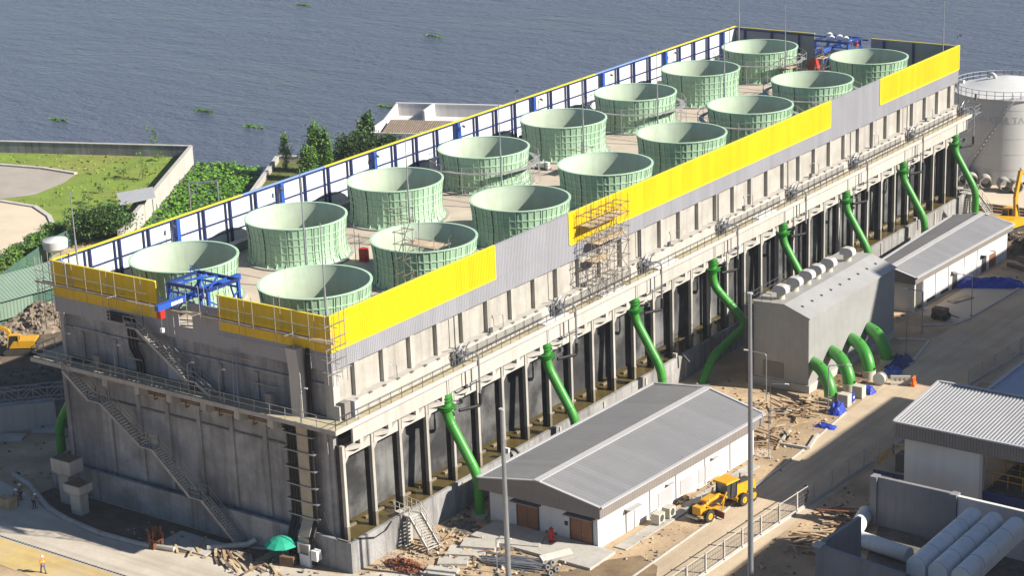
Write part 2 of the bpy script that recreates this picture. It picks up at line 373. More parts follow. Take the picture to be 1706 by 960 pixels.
# slab in the pit in front of the tower, and darker ground by the wall
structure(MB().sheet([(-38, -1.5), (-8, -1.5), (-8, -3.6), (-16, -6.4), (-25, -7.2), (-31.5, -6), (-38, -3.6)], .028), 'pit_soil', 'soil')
structure(MB().box(-18.6, -12.6, -5.6, -2.6, 0, .12), 'pit_slab', 'concrete_pale')
# west bank: lawn, park roads, hyacinth channel
structure(MB().sheet([(-159, 96.4), (-125.6, 109.2), (-106.3, 78.4), (-101, 70), (-104, 60), (-110, 30), (-180, 30), (-260, 57)], .02), 'lawn', 'lawn')
structure(MB().sheet([(-107.6, 53), (-108.6, 61), (-112.2, 66.6), (-119, 71.5), (-125.3, 74.3), (-133.2, 74), (-150, 66), (-190, 40), (-150, -10), (-108, -10), (-106, 40)], .04), 'park_road', 'pave')
structure(MB().sheet([(-200, 70), (-151.5, 90.2), (-143, 92), (-135.2, 92.1), (-132.6, 87), (-131.2, 79.5), (-134, 75.3), (-160, 64), (-200, 45)], .036), 'park_branch_road', 'pave_grey')
kb = MB()
def kerb_line(pts, wd=.3, h=.14, mb=None, z=0):
    for p, q in zip(pts, pts[1:]): mb.bar((p[0], p[1], z + h / 2), (q[0], q[1], z + h / 2), wd, h)
kerb_line([(-200, 70), (-151.5, 90.2), (-143, 92), (-135.2, 92.1)], .7, .3, kb)
kerb_line([(-133.2, 74), (-125.3, 74.3), (-119, 71.5), (-112.2, 66.6), (-108.6, 61), (-107.6, 53)], .7, .25, kb)
kerb_line([(24.5, -30), (24.4, 26), (23.6, 46), (22.6, 58)], .2, .1, kb)
kerb_line([(22.2, 75), (20.6, 84), (17, 82.6)], .35, .15, kb); kerb_line([(17.6, 88.6), (20.6, 90.6), (21.3, 93.4), (22, 107), (22, 117)], .35, .15, kb)
structure(kb, 'kerb', 'kerb')
structure(MB().sheet([(-125.4, 109.6), (-105.9, 78.6), (-97, 66.2), (-92, 66.2), (-91.2, 82), (-99.3, 95.8), (-110.5, 114)], -1.6), 'channel_bed', 'mud_water')
structure(MB().sheet([(-110.3, 113.9), (-108, 115), (-104, 138.5), (-85, 149), (-60, 157), (-60, 100), (-92, 70), (-91, 82), (-99, 95.8)], .03), 'scrub_ground', 'scrub')
structure(MB().sheet([(15.6, 92.2), (20.4, 91.6), (21.2, 94), (21.8, 106.5), (16, 107)], .03), 'forecourt', 'pave')
structure(MB().sheet([(7, 120.6), (24, 118), (24, 133), (6, 138)], .03), 'excavated_ground', 'soil')
structure(MB().sheet([(-30, 141), (30, 141.5), (40, 150), (30, 168), (-30, 168)], .03), 'tank_yard', 'pave')

# hyacinth mat: nobody could count the leaves
hy = MB(); poly = [(-124.8, 110.2), (-105.9, 79), (-97, 67), (-92.6, 67), (-92.6, 82.5), (-101, 96.5), (-113.2, 113.4)]
tri = tessellate_polygon([[Vector((a, b, 0)) for a, b in poly]])
area = []
for t in tri:
    a, b, c = [Vector((*poly[i], 0)) for i in t]; area.append(((b - a).cross(c - a).length / 2, a, b, c))
for A, a, b, c in area:
    for k in range(int(A * 13)):
        u, v = rnd.random(), rnd.random()
        if u + v > 1: u, v = 1 - u, 1 - v
        p = a + (b - a) * u + (c - a) * v; p.z = -1.1 + .5 * rnd.random() ** 1.5 + .25 * math.sin(p.x * .7) * math.sin(p.y * .6)
        r = .16 + .2 * rnd.random(); th = rnd.random() * 6.28; ti = rnd.uniform(-.9, .9)
        e = Vector((math.cos(th), math.sin(th), ti)).normalized() * r; f = Vector((-math.sin(th), math.cos(th), rnd.uniform(-.5, .5))) * r * .8
        hy.cur = 1 if rnd.random() < .4 else 0
        hy.add([p - e - f * .5, p + e * .2 - f, p + e, p + e * .2 + f, p - e + f * .5], [(0, 1, 2, 3, 4)])
tag(hy.build('water_hyacinth', ['hyacinth', 'hyacinth_b']), 'thick green mat of water hyacinth filling the inlet', 'plants', kind='stuff')
WHYL = ['small raft of floating weed out on the river, middle distance', 'long low raft of floating weed straight out from the flood wall corner', 'raft of floating weed farthest out on the river', 'tiny weed patch drifting just off the inlet mouth', 'green weed raft drifting behind the white riverside house', 'faint weed patch drifting off the left end of the flood wall']
for (px, pts) in enumerate([(-158.66, 219.55, -1.06), (-152.55, 140.58, -1.06), (-213.3, 238.67, -1.06), (-134.38, 134.88, -1.06), (-122.97, 158.96, -1.06), (-172.58, 122.42, -1.06)]):
    m = MB(pts)
    for k in range(60):
        p = Vector(pts) + Vector((rnd.uniform(-2.2, 2.2), rnd.gauss(0, .3), .05 + .2 * rnd.random())); r = .18 + .2 * rnd.random(); th = rnd.random() * 6.28
        e = Vector((math.cos(th), math.sin(th), rnd.uniform(-.6, .6))) * r; f = Vector((-math.sin(th), math.cos(th), .2)) * r
        m.add([p - e, p + f, p + e, p - f], [(0, 1, 2, 3)])
    tag(m.build('floating_weed', 'hyacinth'), WHYL[px], 'floating weed', 'weed rafts drifting on the river')
# grass tufts on the lawn
gr = MB()
for k in range(1300):
    x, y = rnd.uniform(-160, -103), rnd.uniform(60, 109)
    if y > 96 + (x + 159) * .388 or y > 109 + (x + 125.5) * -1.58 - 1: continue
    if x < -113 and y < 74.6 + (x + 126) * .02: continue
    if x < -130.5 and 62 < y < 92.8: continue
    if x < -107 and y < 74 - (x + 125) * .9 and y < 66: continue
    h = .1 + .22 * rnd.random(); t = rnd.random() * 3.14; e = Vector((math.cos(t), math.sin(t), 0)) * (.12 + .25 * rnd.random()); p = Vector((x, y, .02))
    gr.add([p - e, p + e, p + e * .6 + Vector((0, 0, h)), p - e * .7 + Vector((0, 0, h * .8))], [(0, 1, 2, 3)])
tag(gr.build('grass', 'lawn'), 'rough grass growing over the riverside lawn', 'grass', kind='stuff')

# loose stones over the bare ground of the site: nobody could count them
gv = MB()
def stones(n, x0, x1, y0, y1, smax, seed, keep=None):
    r = random.Random(seed)
    for k in range(n):
        x, y = r.uniform(x0, x1), r.uniform(y0, y1)
        if keep and not keep(x, y): continue
        s = smax * (.12 + .88 * r.random() ** 4); gv.cur = 0 if r.random() < .6 else 1
        gv.obox((x, y, s * .22), (s, s * r.uniform(.5, 1), s * r.uniform(.3, .7)), r.random() * 3, r.random(), r.random())
stones(900, 2.6, 19, -1, 11, .5, 1); stones(500, 2.4, 6.5, 4, 22, .45, 2); stones(380, 4, 22.5, 45.5, 60.5, .45, 3); stones(350, 31.6, 37.5, 8, 42, .4, 4); stones(400, 19.5, 24.3, 14, 46, .3, 5)
stones(420, -24, 3, -7, -2.6, .45, 6); stones(120, 16.5, 21.8, 61, 75, .3, 7); stones(400, 4, 14, 82, 91, .5, 8); stones(500, -75, -40, -3, 30, .6, 9); stones(300, 16, 40, 112, 150, .6, 10)
tag(gv.build('loose_stones', ['stone', 'concrete_dark']), 'loose stones and broken concrete strewn over the bare ground', 'stones', kind='stuff')
# ------------------------------------------------------------------ flood walls
def wall(name, pts, th, z0, z1, label, m='concrete', cap=True):
    o = thing(name, label, 'wall', (*pts[0], 0)); org = (*pts[0], 0)
    b = MB(org); c = MB(org)
    for p, q in zip(pts, pts[1:]):
        b.bar((*p, (z0 + z1) / 2), (*q, (z0 + z1) / 2), th, z1 - z0)
        if cap: c.bar((*p, z1 + .06), (*q, z1 + .06), th + .16, .12)
    b.build('panel', m, o)
    if cap: c.build('coping', 'concrete_pale', o)
    return o
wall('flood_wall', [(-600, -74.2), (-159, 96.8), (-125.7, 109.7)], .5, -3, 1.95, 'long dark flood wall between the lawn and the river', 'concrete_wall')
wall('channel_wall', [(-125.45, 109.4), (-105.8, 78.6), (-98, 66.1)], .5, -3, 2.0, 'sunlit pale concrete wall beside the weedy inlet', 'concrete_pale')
wall('quay_wall', [(-91, 66), (-90.8, 82), (-99.1, 96), (-110.4, 114.3), (-107, 115.8)], .55, -3, .9, 'low broken quay wall on the tree side of the inlet', 'concrete')
bs = thing('boat_shelter', 'small grey sheet-roofed shelter at the end of the inlet wall', 'shelter', (-107, 79, 0))
b = MB((-107, 79, 0)); b.hexa([(-112, 79.2, 2.7), (-106.4, 74.6, 2.7), (-103.5, 79.2, 3.1), (-108.5, 83.6, 3.1), (-112, 79.2, 2.8), (-106.4, 74.6, 2.8), (-103.5, 79.2, 3.2), (-108.5, 83.6, 3.2)]); b.build('roof', 'roof_light', bs)
for (x, y) in ((-111.4, 79.2), (-106.6, 75.2), (-104.2, 79.2), (-108.5, 83)): MB((-107, 79, 0)).cyl((x, y, 0), .08, 2.8, 6).build('post', 'steel', bs)
fr = thing('screen_frame', 'two pale steel gantry posts standing in the weedy inlet', 'frame', (-104.07, 86.93, -1.0))
b = MB(); 
for xx in (0, 4.4): b.cyl((xx, 0, 0), .14, 4.6, 8)
b.bar((0, 0, 4.6), (4.4, 0, 4.6), .2); b.bar((0, 0, 2.3), (1.6, 0, 4.2), .22); b.build('gantry', 'steel', fr); fr.rotation_euler = (0, 0, R(38))
# fence of green sheets by the park road, shed and white tank
def sheet_fence(pts, h, label):
    o = thing('sheet_fence', label, 'fence', (*pts[0], 0)); org = (*pts[0], 0)
    for p, q in zip(pts, pts[1:]):
        p3, q3 = Vector((*p, 0)), Vector((*q, 0)); MB(org).corr(p3, q3, (0, 0, h), .05, .3).build('sheet_panel', 'sheet_green', o)
        k = int((q3 - p3).length / 3)
        for i in range(k + 1):
            c = p3.lerp(q3, i / max(1, k)); MB(org).bar(c, c + Vector((0, 0, h + .1)), .1).build('post', 'steel_dark', o)
    return o
sheet_fence([(-93.6, 33), (-95.1, 41), (-99, 49.5), (-102.6, 57.5), (-104.8, 66.6), (-103, 72)], 2.6, 'dark green corrugated sheet fence along the park road')

# ------------------------------------------------------------------ the cooling tower block
ct = thing('cooling_tower', 'long concrete cooling tower block with yellow and grey cladding along its top', 'cooling tower', (XC, L / 2, 0))
O = (XC, L / 2, 0)
T = lambda: MB(O)
BAY = 4.15
YK = [0.15 + BAY * k for k in range(34)]
# basin: walls, water, footing
b = T()
X0, X1, Y0, Y1 = -38.35, 2.0, -1.25, 139.1
b.box(X1 - .35, X1, Y0, Y1, -.5, 3.1); b.box(X0, X0 + .35, Y0, Y1, -.5, 3.1)
b.box(X0 + .35, X1 - .35, Y0, Y0 + .35, -.5, 3.1); b.box(X0 + .35, X1 - .35, Y1 - .35, Y1, -.5, 3.1)
b.box(X0, X1, Y0, Y1, -.6, -.5)
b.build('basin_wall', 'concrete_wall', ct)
b = T()
for y in [Y0 + 8.5 * k for k in range(1, 16)]: b.box(X1, X1 + .12, y, y + .35, -.2, 2.9)
b.split('basin_rib', 'concrete', ct)
T().sheet([(X0 + .35, Y0 + .35), (X1 - .35, Y0 + .35), (X1 - .35, Y1 - .35), (X0 + .35, Y1 - .35)], 2.45).build('basin_water', 'basin_water', ct)
# columns along the sunny side, an inner row, the dark back panel with painted mist
for y in YK:
    c_ = T().box(.25, .62, y - .17, y + .17, 1.5, 11.95).build('column', 'concrete', ct); T().box(-.35, .248, y - .14, y + .14, 1.5, 11.9).build('fin', 'blackish_concrete', c_); T().box(.25, .63, y - .18, y + .18, 1.5, 3.9).build('tide_mark', 'stained_concrete', c_)  # the fin behind each column face is a near-black concrete
    T().hexa([(-4.6, y - .28, 2), (-4.0, y - .28, 2), (-4.0, y + .28, 2), (-4.6, y + .28, 2), (-5.4, y - .28, 12), (-4.8, y - .28, 12), (-4.8, y + .28, 12), (-5.4, y + .28, 12)]).build('inner_column', 'concrete', ct)
for a, c in zip(YK, YK[1:]):
    a += .3; c -= .3
    b = T(); b.box(0, .58, a, c, 10.75, 11.75)
    b.prism([(.58, a + .02), (1.22, a + 1.45), (1.22, a + 1.95), (.58, c - .1)], 11.35, 11.74)
    b.build('beam', 'concrete_pale', ct)
    T().box(.95, 1.2, a + 1.45, a + 1.95, 11.74, 12.4).build('beam_post', 'concrete_pale', ct)
    b = T(); b.hexa([(.1, a, 10.1), (.5, a, 10.1), (.5, a + .02, 10.1), (.1, a + .02, 10.1), (.1, a, 10.748), (.5, a, 10.748), (.5, a + .6, 10.748), (.1, a + .6, 10.748)])
    b.build('haunch', 'concrete', ct)
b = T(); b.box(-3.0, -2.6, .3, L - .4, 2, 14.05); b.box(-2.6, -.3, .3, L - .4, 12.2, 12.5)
b.build('fill_pack', 'misty_fill', ct)
for a, c in zip(YK, YK[1:]): T().box(-1.6, -1.3, a + .6, c - .5, 2.3, 2.66).build('splash_sill', 'stained_concrete', ct)
# fascia panels hung under the walkway: one per cell, leaving a slot for each riser pipe
PY = [15.2 + 17.1 * k for k in range(8)]
edges = [0.7] + PY + [138.2]
for i in range(9):
    a = edges[i] + (.0 if i == 0 else .04); c = edges[i + 1] - .04 if i < 8 else edges[i + 1]
    if c - a < .6: continue
    b = T(); b.box(1.2, 1.34, a, c, 12.3, 14.1)
    b.box(1.36, 1.46, a, c, 13.8, 14.08); b.box(1.36, 1.42, a, a + .22, 12.25, 13.8); b.box(1.36, 1.42, c - .22, c, 12.25, 13.8)
    b.build('fascia_panel', 'concrete_pale', ct)
# service walkway round the block
b = T(); b.box(-.7, 1.92, -2.2, 138.6, 14.12, 14.5); b.box(-31.6, -.7, -2.2, .2, 14.12, 14.5); b.box(-38.3, -34.8, -2.2, .2, 14.12, 14.5); b.box(-34.8, -31.6, -2.2, -1.9, 14.12, 14.5)
b.box(-38.3, -35.7, .2, 138.6, 14.12, 14.5)
b.build('walkway_slab', 'walkway', ct)
T().box(1.922, 2.0, -2.22, 138.6, 14.1, 14.56).build('walkway_edge', 'concrete_pale', ct)
T().box(-38.3, 2.0, -2.3, -2.202, 14.1, 14.54).build('walkway_edge', 'concrete', ct)
T().box(.25, .6, .0, L, 14.5, 15.85).box(-.45, .25, .0, L, 14.5, 15.85).build('ledge', 'concrete_pale', ct)
b = T()
for y in [2.2 + 2.07 * k for k in range(66)]: b.box(.45, .7, y, y + .42, 15.8, 15.9)
b.split('scupper', 'concrete_dark', ct)
for x in (-33.4, -28.0, -23.6, -19.2, -14.7, -10.4, -6.2): T().hexa([(x - .35, -2.05, 13.2), (x + .35, -2.05, 13.2), (x + .35, -.2, 12.6), (x - .35, -.2, 12.6), (x - .35, -2.0, 14.1), (x + .35, -2.0, 14.1), (x + .35, -.2, 14.1), (x - .35, -.2, 14.1)]).build('corbel', 'concrete', ct)
# upper walls with pilasters
b = T(); b.box(-1.0, -.45, 0.02, L, 14.5, 19.15); b.box(-35.9, -35.35, .02, L, 14.5, 19.15); b.build('upper_wall', 'concrete', ct)
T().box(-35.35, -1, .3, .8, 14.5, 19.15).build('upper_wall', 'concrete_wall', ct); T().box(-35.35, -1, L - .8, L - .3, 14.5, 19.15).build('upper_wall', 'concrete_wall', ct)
T().box(-25.6, -5.2, -.212, -.203, 13.2, 14.08).build('pipe_back_strip', 'blackish_concrete', ct)  # flat dark strip on the wall behind the pipe rack, not sunk in
for k in range(33):
    y = 3.45 + 4.13 * k
    T().box(-.45, -.02, y - .28, y + .28, 15.85, 19.1).build('pilaster', 'concrete', ct)
T().box(-.45, .02, 0, .9, 15.85, 19.12).build('pilaster', 'concrete_pale', ct)
# near end wall below the walkway, ribbed
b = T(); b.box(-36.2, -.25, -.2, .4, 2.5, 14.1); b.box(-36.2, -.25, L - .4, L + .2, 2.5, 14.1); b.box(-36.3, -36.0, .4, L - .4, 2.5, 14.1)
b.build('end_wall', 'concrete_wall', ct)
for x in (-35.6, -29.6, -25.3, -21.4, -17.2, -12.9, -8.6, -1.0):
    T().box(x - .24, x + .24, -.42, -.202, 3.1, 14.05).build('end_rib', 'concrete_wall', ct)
b = T(); b.box(-31, -6.2, -.34, -.204, 10.9, 11.05); b.build('end_band', 'concrete_dark', ct)
T().box(-35.3, -.5, .12, .298, 17.5, 17.75).build('end_band', 'concrete_wall', ct)
for x in (-33, -28.4, -14.2, -9.6, -5): T().box(x - .22, x + .22, .14, .298, 14.6, 17.4).build('end_rib', 'concrete_wall', ct)
T().box(-21.3, -19.5, .22, .296, 14.55, 16.9).build('door', 'roof_light', ct)
# deck
T().box(-35.35, -1.0, .8, L - .8, 18.9, 19.3).build('deck', 'deck', ct)
b = T(); b.box(-34.6, -33.6, 2, L - 2, 19.3, 20.3); b.build('deck_duct', 'concrete_wall', ct)
b = T()
for k in range(9):
    y = .9 + 17.05 * k; b.box(-33.4, -1.2, y - .06, y + .06, 19.3, 19.32)
b.split('deck_joint', 'concrete_dark', ct)
# wind wall cladding
def clad(y0, y1, z0, z1, m, off=0., trim=None, name='cladding_panel'):
    b = T(); b.corr((.02 + off, y0, z0), (.02 + off, y1, z0), (0, 0, z1 - z0), .035, .26, (1, 0, 0)); b.box(-.08, .018 + off, y0, y1, z0, z1); o = b.build(name, m, ct)
    if trim:
        t = T(); e = .02 + off
        t.box(e, e + .06, y0 - .06, y0 + .1, z0, z1); t.box(e, e + .06, y1 - .1, y1 + .06, z0, z1); t.box(e, e + .06, y0 + .1, y1 - .1, z0 - .06, z0 + .12); t.box(-.1, e + .06, y0 - .06, y1 + .06, z1 + .002, z1 + .1); t.build('trim', trim, o)
    return o
clad(-.02, L, 19.15, 21.0, 'grey_clad'); clad(25.3, 38.5, 21.0, 24.4, 'grey_clad'); clad(98, 112.3, 21.0, 24.4, 'grey_clad')
for a, c in ((0.0, 25.3), (38.5, 98.0), (112.3, L)): clad(a, c, 21.0, 24.4, 'yellow', .05, 'yellow_trim')
for a, c in ((25.36, 38.44), (98.06, 112.24)): T().box(-.12, .12, a, c, 24.402, 24.48).build('trim', 'grey_clad', ct)
def clad_end(x0, x1, z0, z1, m, yy=0., s=-1, trim=None):
    b = T(); b.corr((x0, yy, z0), (x1, yy, z0), (0, 0, z1 - z0), .03, 1.05, (0, s, 0)); b.box(x0, x1, min(yy - s * .004, yy - s * .1), max(yy - s * .004, yy - s * .1), z0, z1); o = b.build('cladding_panel', m, ct)
    if trim: T().box(x0, x1, yy - .12, yy + .12, z1 + .002, z1 + .1).build('trim', trim, o)
    return o
clad_end(-36.35, -21.7, 20.7, 24.4, 'yellow', 0, -1, 'yellow_trim'); clad_end(-13.7, -.1, 20.9, 24.3, 'yellow', 0, -1, 'yellow_trim')
clad_end(-36.35, -21.7, 19.1, 20.7, 'grey_clad', .04); clad_end(-13.7, -.1, 19.1, 20.9, 'grey_clad', .04)
clad_end(-21.7, -19.0, 19.1, 22.9, 'grey_clad', .04); clad_end(-17.2, -13.7, 19.1, 23.0, 'grey_clad', .04); clad_end(-19.0, -17.2, 19.1, 20.4, 'grey_clad', .04); clad_end(-19.0, -17.2, 22.75, 22.95, 'grey_clad', .04)
for x0, x1 in ((-36.35, -22.8), (-13.6, -.1)): clad_end(x0, x1, 19.1, 24.3, 'grey_clad', L, 1, 'yellow_trim')
clad_end(-22.8, -13.6, 19.1, 22.2, 'grey_clad', L, 1)
# river side wall, white inside, blue steel posts
b = T(); b.box(-36.4, -36.28, -.02, L, 19.1, 24.36); b.build('cladding_panel', 'white_clad', ct)
for i, (a, c) in enumerate(((0, 28), (28, 42), (42, 99), (99, 113), (113, L))):
    T().box(-36.46, -36.2, a, c, 24.362, 24.5).build('trim', 'blue_sky' if i % 2 else 'yellow_trim', ct)
for k in range(34):
    y = .9 + 4.15 * k; tall = k % 4 == 0
    b = T(); b.box(-36.2, -35.98 if not tall else -35.8, y - (.11 if not tall else .26), y + (.11 if not tall else .26), 19.3, 24.34)
    b.build('wind_wall_post', 'blue' if tall else 'navy', ct)
    if 0 < k < 33: T().box(-36.2, -36.05, y - .75, y - .62, 19.3, 24.3).build('mullion', 'navy', ct)
b = T(); b.box(-36.2, -36.06, .5, L - .5, 22.3, 22.42); b.box(-36.2, -36.06, .5, L - .5, 20.9, 21.0); b.box(-36.24, -36.1, .3, L - .3, 24.2, 24.34); b.build('girt', 'navy', ct)
for k in range(8):
    x = -34.5 + 4.6 * k
    if -22 < x < -14: continue
    T().box(x - .12, x + .12, L - .36, L - .12, 19.3, 24.25).build('wind_wall_post', 'navy', ct)
    T().box(x - .12, x + .12, .12, .36, 19.3, 24.25).build('wind_wall_post', 'navy', ct)
b = T(); b.box(-.36, -.12, 1, L - 1, 22.3, 22.45)
for k in range(34): b.box(-.36, -.1, .9 + 4.15 * k - .12, .9 + 4.15 * k + .12, 19.3, 24.3)
b.build('girt', 'navy', ct)
b = T(); b.box(-36, -14, L - .34, L - .14, 24.0, 24.2); b.build('girt', 'navy', ct)
b = T(); b.box(-22.9, -22.6, .12, .5, 19.3, 24.4); b.box(-13.7, -.3, .12, .3, 24.06, 24.28); b.build('girt', 'navy', ct)
# handrails
def railing(b, pts, h=1.1, st=1.6, r=.028, mid=(.55,)):
    for p, q in zip(pts, pts[1:]):
        p, q = Vector(p), Vector(q); k = max(1, round((q - p).length / st))
        for i in range(k + 1):
            c = p.lerp(q, i / k); b.bar(c, c + Vector((0, 0, h)), r * 1.6)
        for z in (*mid, h): b.bar(p + Vector((0, 0, z)), q + Vector((0, 0, z)), r * 1.7)
    return b
railing(T(), [(-.4, -2.1, 14.5), (1.85, -2.1, 14.5), (1.85, 138.3, 14.5)]).build('handrail', 'steel_dark', ct)
railing(T(), [(-38.2, 1, 14.5), (-38.2, -2.1, 14.5), (-.4, -2.1, 14.5)], st=1.9, r=.034).build('handrail', 'steel', ct)
for (a, c) in ((19.4, 32.2), (36.4, 49.3), (70.6, 83.4), (87.7, 100.5), (104.8, 117.6), (122, 134.7)):
    b = T()
    for z in (.15, .3, .45, .6, .75, .9): b.bar((.72, a, 14.6 + z), (.72, c, 14.6 + z), .035)
    y = a
    while y <= c: b.bar((.72, y, 14.5), (.72, y, 15.6), .05); y += 1.6
    b.build('cable_ladder', 'steel_dark', ct)
b = T(); b.box(-38.2, -35.8, 138.0, 139.1, 14.1, 14.5); b.build('walkway_slab', 'walkway', ct)
lp = thing('lookout_platform', 'small steel railed platform jutting from the far end of the walkway', 'platform', (1, 139.4, 14.4))
b = MB((1, 139.4, 14.4)); b.box(.2, 2.4, 138.62, 140.9, 14.36, 14.46); railing(b, [(.3, 140.8, 14.46), (2.3, 140.8, 14.46), (2.3, 138.7, 14.46)], 1.1, 1.1, .035); b.bar((2.2, 140.6, 14.36), (1.0, 138.64, 13.0), .12); b.build('frame', 'steel', lp)

# ------------------------------------------------------------------ fan stacks
def fan_prof(z):
    ks = [(0, 5.66), (.25, 5.45), (.7, 5.30), (1.6, 5.22), (2.6, 5.23), (3.6, 5.33), (4.4, 5.45)]
    for (a, ra), (c, rc) in zip(ks, ks[1:]):
        if z <= c: return ra + (rc - ra) * (z - a) / (c - a)
    return 5.45
def make_fan():
    t = thing('fan_stack', '', 'fan stack')
    zs = [0, .12, .25, .45, .7, 1.1, 1.6, 2.1, 2.6, 3.1, 3.6, 4.0, 4.4]
    b = MB()
    for k in range(12):
        b.cur = (k * 5 % 3 == 0) * 1; b.lathe([(fan_prof(z), z) for z in zs], n=8, a0=k * math.pi / 6, a1=(k + 1) * math.pi / 6)
    b.build('shell', ['green_shell', 'green_shell_b'], t, True)
    MB().lathe([(fan_prof(z) - .14, z) for z in zs], n=96).build('lining', 'cream_inner', t, True)
    b = MB()
    for k in range(48):
        a = k * 2 * math.pi / 48; wd, dp = (.055, .07)
        for z0, z1 in zip(zs[3:], zs[4:]):
            pts = []
            for z in (z0, z1):
                r = fan_prof(z)
                for rr in (r - .01, r + dp):
                    for s in (-1, 1): pts.append((rr * math.cos(a) - s * wd * math.sin(a), rr * math.sin(a) + s * wd * math.cos(a), z))
            b.hexa([pts[0], pts[1], pts[3], pts[2], pts[4], pts[5], pts[7], pts[6]])
    for z in (.95, 1.75, 2.55, 3.35):
        r = fan_prof(z); b.lathe([(r - .01, z - .05), (r + .065, z - .05), (r + .065, z + .05), (r - .01, z + .05)], n=96)
    b.cur = 1
    for k in range(12):
        a = k * 2 * math.pi / 12 + .013
        for z0, z1 in zip(zs[3:], zs[4:]):
            pts = []
            for z in (z0, z1):
                r = fan_prof(z)
                for rr in (r, r + .085):
                    for s in (.052, .085): pts.append((rr * math.cos(a) - s * math.sin(a), rr * math.sin(a) + s * math.cos(a), z))
            b.hexa([pts[0], pts[1], pts[3], pts[2], pts[4], pts[5], pts[7], pts[6]])
    b.build('stiffener_grid', ['green_rib', 'dark_joint'], t)
    b = MB()
    for k in range(32):
        a = (k + .5) * 2 * math.pi / 32; ca, sa = math.cos(a), math.sin(a); r0, r1, r2 = 5.25, 5.72, fan_prof(.7) + .05
        s = .05
        p = lambda r, z, q: (r * ca - q * s * sa, r * sa + q * s * ca, z)
        b.add([p(r0, .05, -1), p(r1, .05, 0), p(r2, .7, 0), p(r0, .05, 1)], [(0, 1, 2), (3, 1, 2), (0, 1, 3)])
    b.lathe([(5.25, .02), (5.78, .02), (5.78, .06), (5.25, .06)], n=96, closed=True); b.build('gusset', 'green_rib', t)
    MB().lathe([(5.3, 4.4), (5.56, 4.4), (5.56, 4.5), (5.3, 4.5)], n=96, closed=True).build('rim', 'green_rib', t)
    MB().lathe([(5.5, 0), (6.1, 0), (6.1, .16), (5.9, .16), (5.5, .1)], n=64).build('base_ring', 'concrete', t)
    f = MB()
    for k in range(8):
        a = k * math.pi / 4; f.obox((2.8 * math.cos(a), 2.8 * math.sin(a), .9), (4.6, .55, .06), a, R(18))
    f.cyl((0, 0, .6), .7, .6, 16); f.build('fan', 'steel_dark', t)
    return reg(t)
fan0 = make_fan(); used = False
FX = (-26.9, -9.5); FY0, FP = 9.15, 17.05
for r_, x in enumerate(FX):
    for k in range(8):
        ring = (r_ == 0 and k in (3, 5, 7)) or (r_ == 1 and k in (5, 6))
        lb = 'green fan stack, %s from the near end of the %s row%s' % (ORD[k], ('river-side', 'yard-side')[r_], ', ringed by scaffold' if ring else '')
        if not used: o = fan0; used = True; o.location = (x, FY0 + FP * k, 19.3); o['label'] = lb
        else: o = dup(fan0, (x, FY0 + FP * k, 19.3), R(30) * ((k * 3 + r_) % 12), lb)
        o['group'] = 'fan stacks on the tower deck'
# scaffold rings
def make_ring():
    t = thing('ring_scaffold', '', 'scaffold')
    b = MB()
    for k in range(14):
        a = k * 2 * math.pi / 14
        for r in (6.05, 6.75):
            b.tube([(r * math.cos(a), r * math.sin(a), 0), (r * math.cos(a), r * math.sin(a), 3.6 if r > 6.5 else 3.0)], .03, 5)
        a2 = (k + 1) * 2 * math.pi / 14
        for z in (1.2, 2.7, 3.5): b.bar((6.75 * math.cos(a), 6.75 * math.sin(a), z), (6.75 * math.cos(a2), 6.75 * math.sin(a2), z), .05)
        if k % 2: b.bar((6.75 * math.cos(a), 6.75 * math.sin(a), .2), (6.75 * math.cos(a2), 6.75 * math.sin(a2), 2.7), .05)
    b.build('tubes', 'scaffold_pale', t)
    MB().lathe([(6.0, 2.72), (6.6, 2.72), (6.6, 2.78), (6.0, 2.78)], n=42, closed=True).build('planks', 'scaffold_pale', t)
    return reg(t)
ring0 = make_ring(); used = False
for r_, k in ((0, 3), (0, 5), (0, 7), (1, 5), (1, 6)):
    loc = (FX[r_], FY0 + FP * k, 19.3); lb = 'tube scaffold ring with a plank walk around the %s %s fan stack' % (ORD[k], ('river-side', 'yard-side')[r_])
    if not used: o = ring0; used = True; o.location = loc; o['label'] = lb
    else: o = dup(ring0, loc, R(11 * k), lb)
    o['group'] = 'scaffold rings round fan stacks'

# ------------------------------------------------------------------ green riser pipes beside the basin
def riser(path, name='riser_pipe'):
    t = thing(name, '', 'pipe'); b = MB(); pp = rounded(path, 1.3, 6); b.tube(pp, .5, 20); b.build('pipe', 'pipe_green', t, True)
    for i in (1, 7, 8, len(pp) - 3):
        d = (pp[i + 1] - pp[i]).normalized(); MB().tube([pp[i] - d * .035, pp[i] + d * .035], .525, 20).build('weld_seam', 'pipe_green_dark', t)
    return t
def fittings(t, x=1.0):
    b = MB(); b.cyl((x, 0, 10.75), .92, .1, 20); b.cyl((x, 0, 10.95), .92, .06, 20); b.build('flange', 'pipe_green_dark', t)
    b = MB(); b.cyl((x, 0, 11.5), .66, .14, 20); b.cyl((x, 0, 11.85), .62, .08, 20); b.build('flange', 'pipe_green_dark', t)
    for a in range(3):
        an = a * 2.1 + .4; MB().bar((x + .5 * math.cos(an), .5 * math.sin(an), 10.2), (x + .95 * math.cos(an), .95 * math.sin(an), 10.75), .1).build('bracket', 'pipe_green_dark', t)
    b = MB(); b.tube([(x + .3, .3, 11.35), (x + .9, 1.4, 11.35)], .07, 8); b.tube([(x + .3, .4, 10.95), (x + 1.0, 1.7, 10.95)], .06, 8); b.obox((x + .9, 1.3, 11.3), (.5, .35, .35)); b.build('valve', 'steel_dark', t)
    b = MB(); b.cyl((x - .35, -.95, 11.35), .28, .5, 12); b.obox((x - .3, -.7, 11.3), (.3, .5, .3)); b.build('actuator', 'concrete_pale', t)
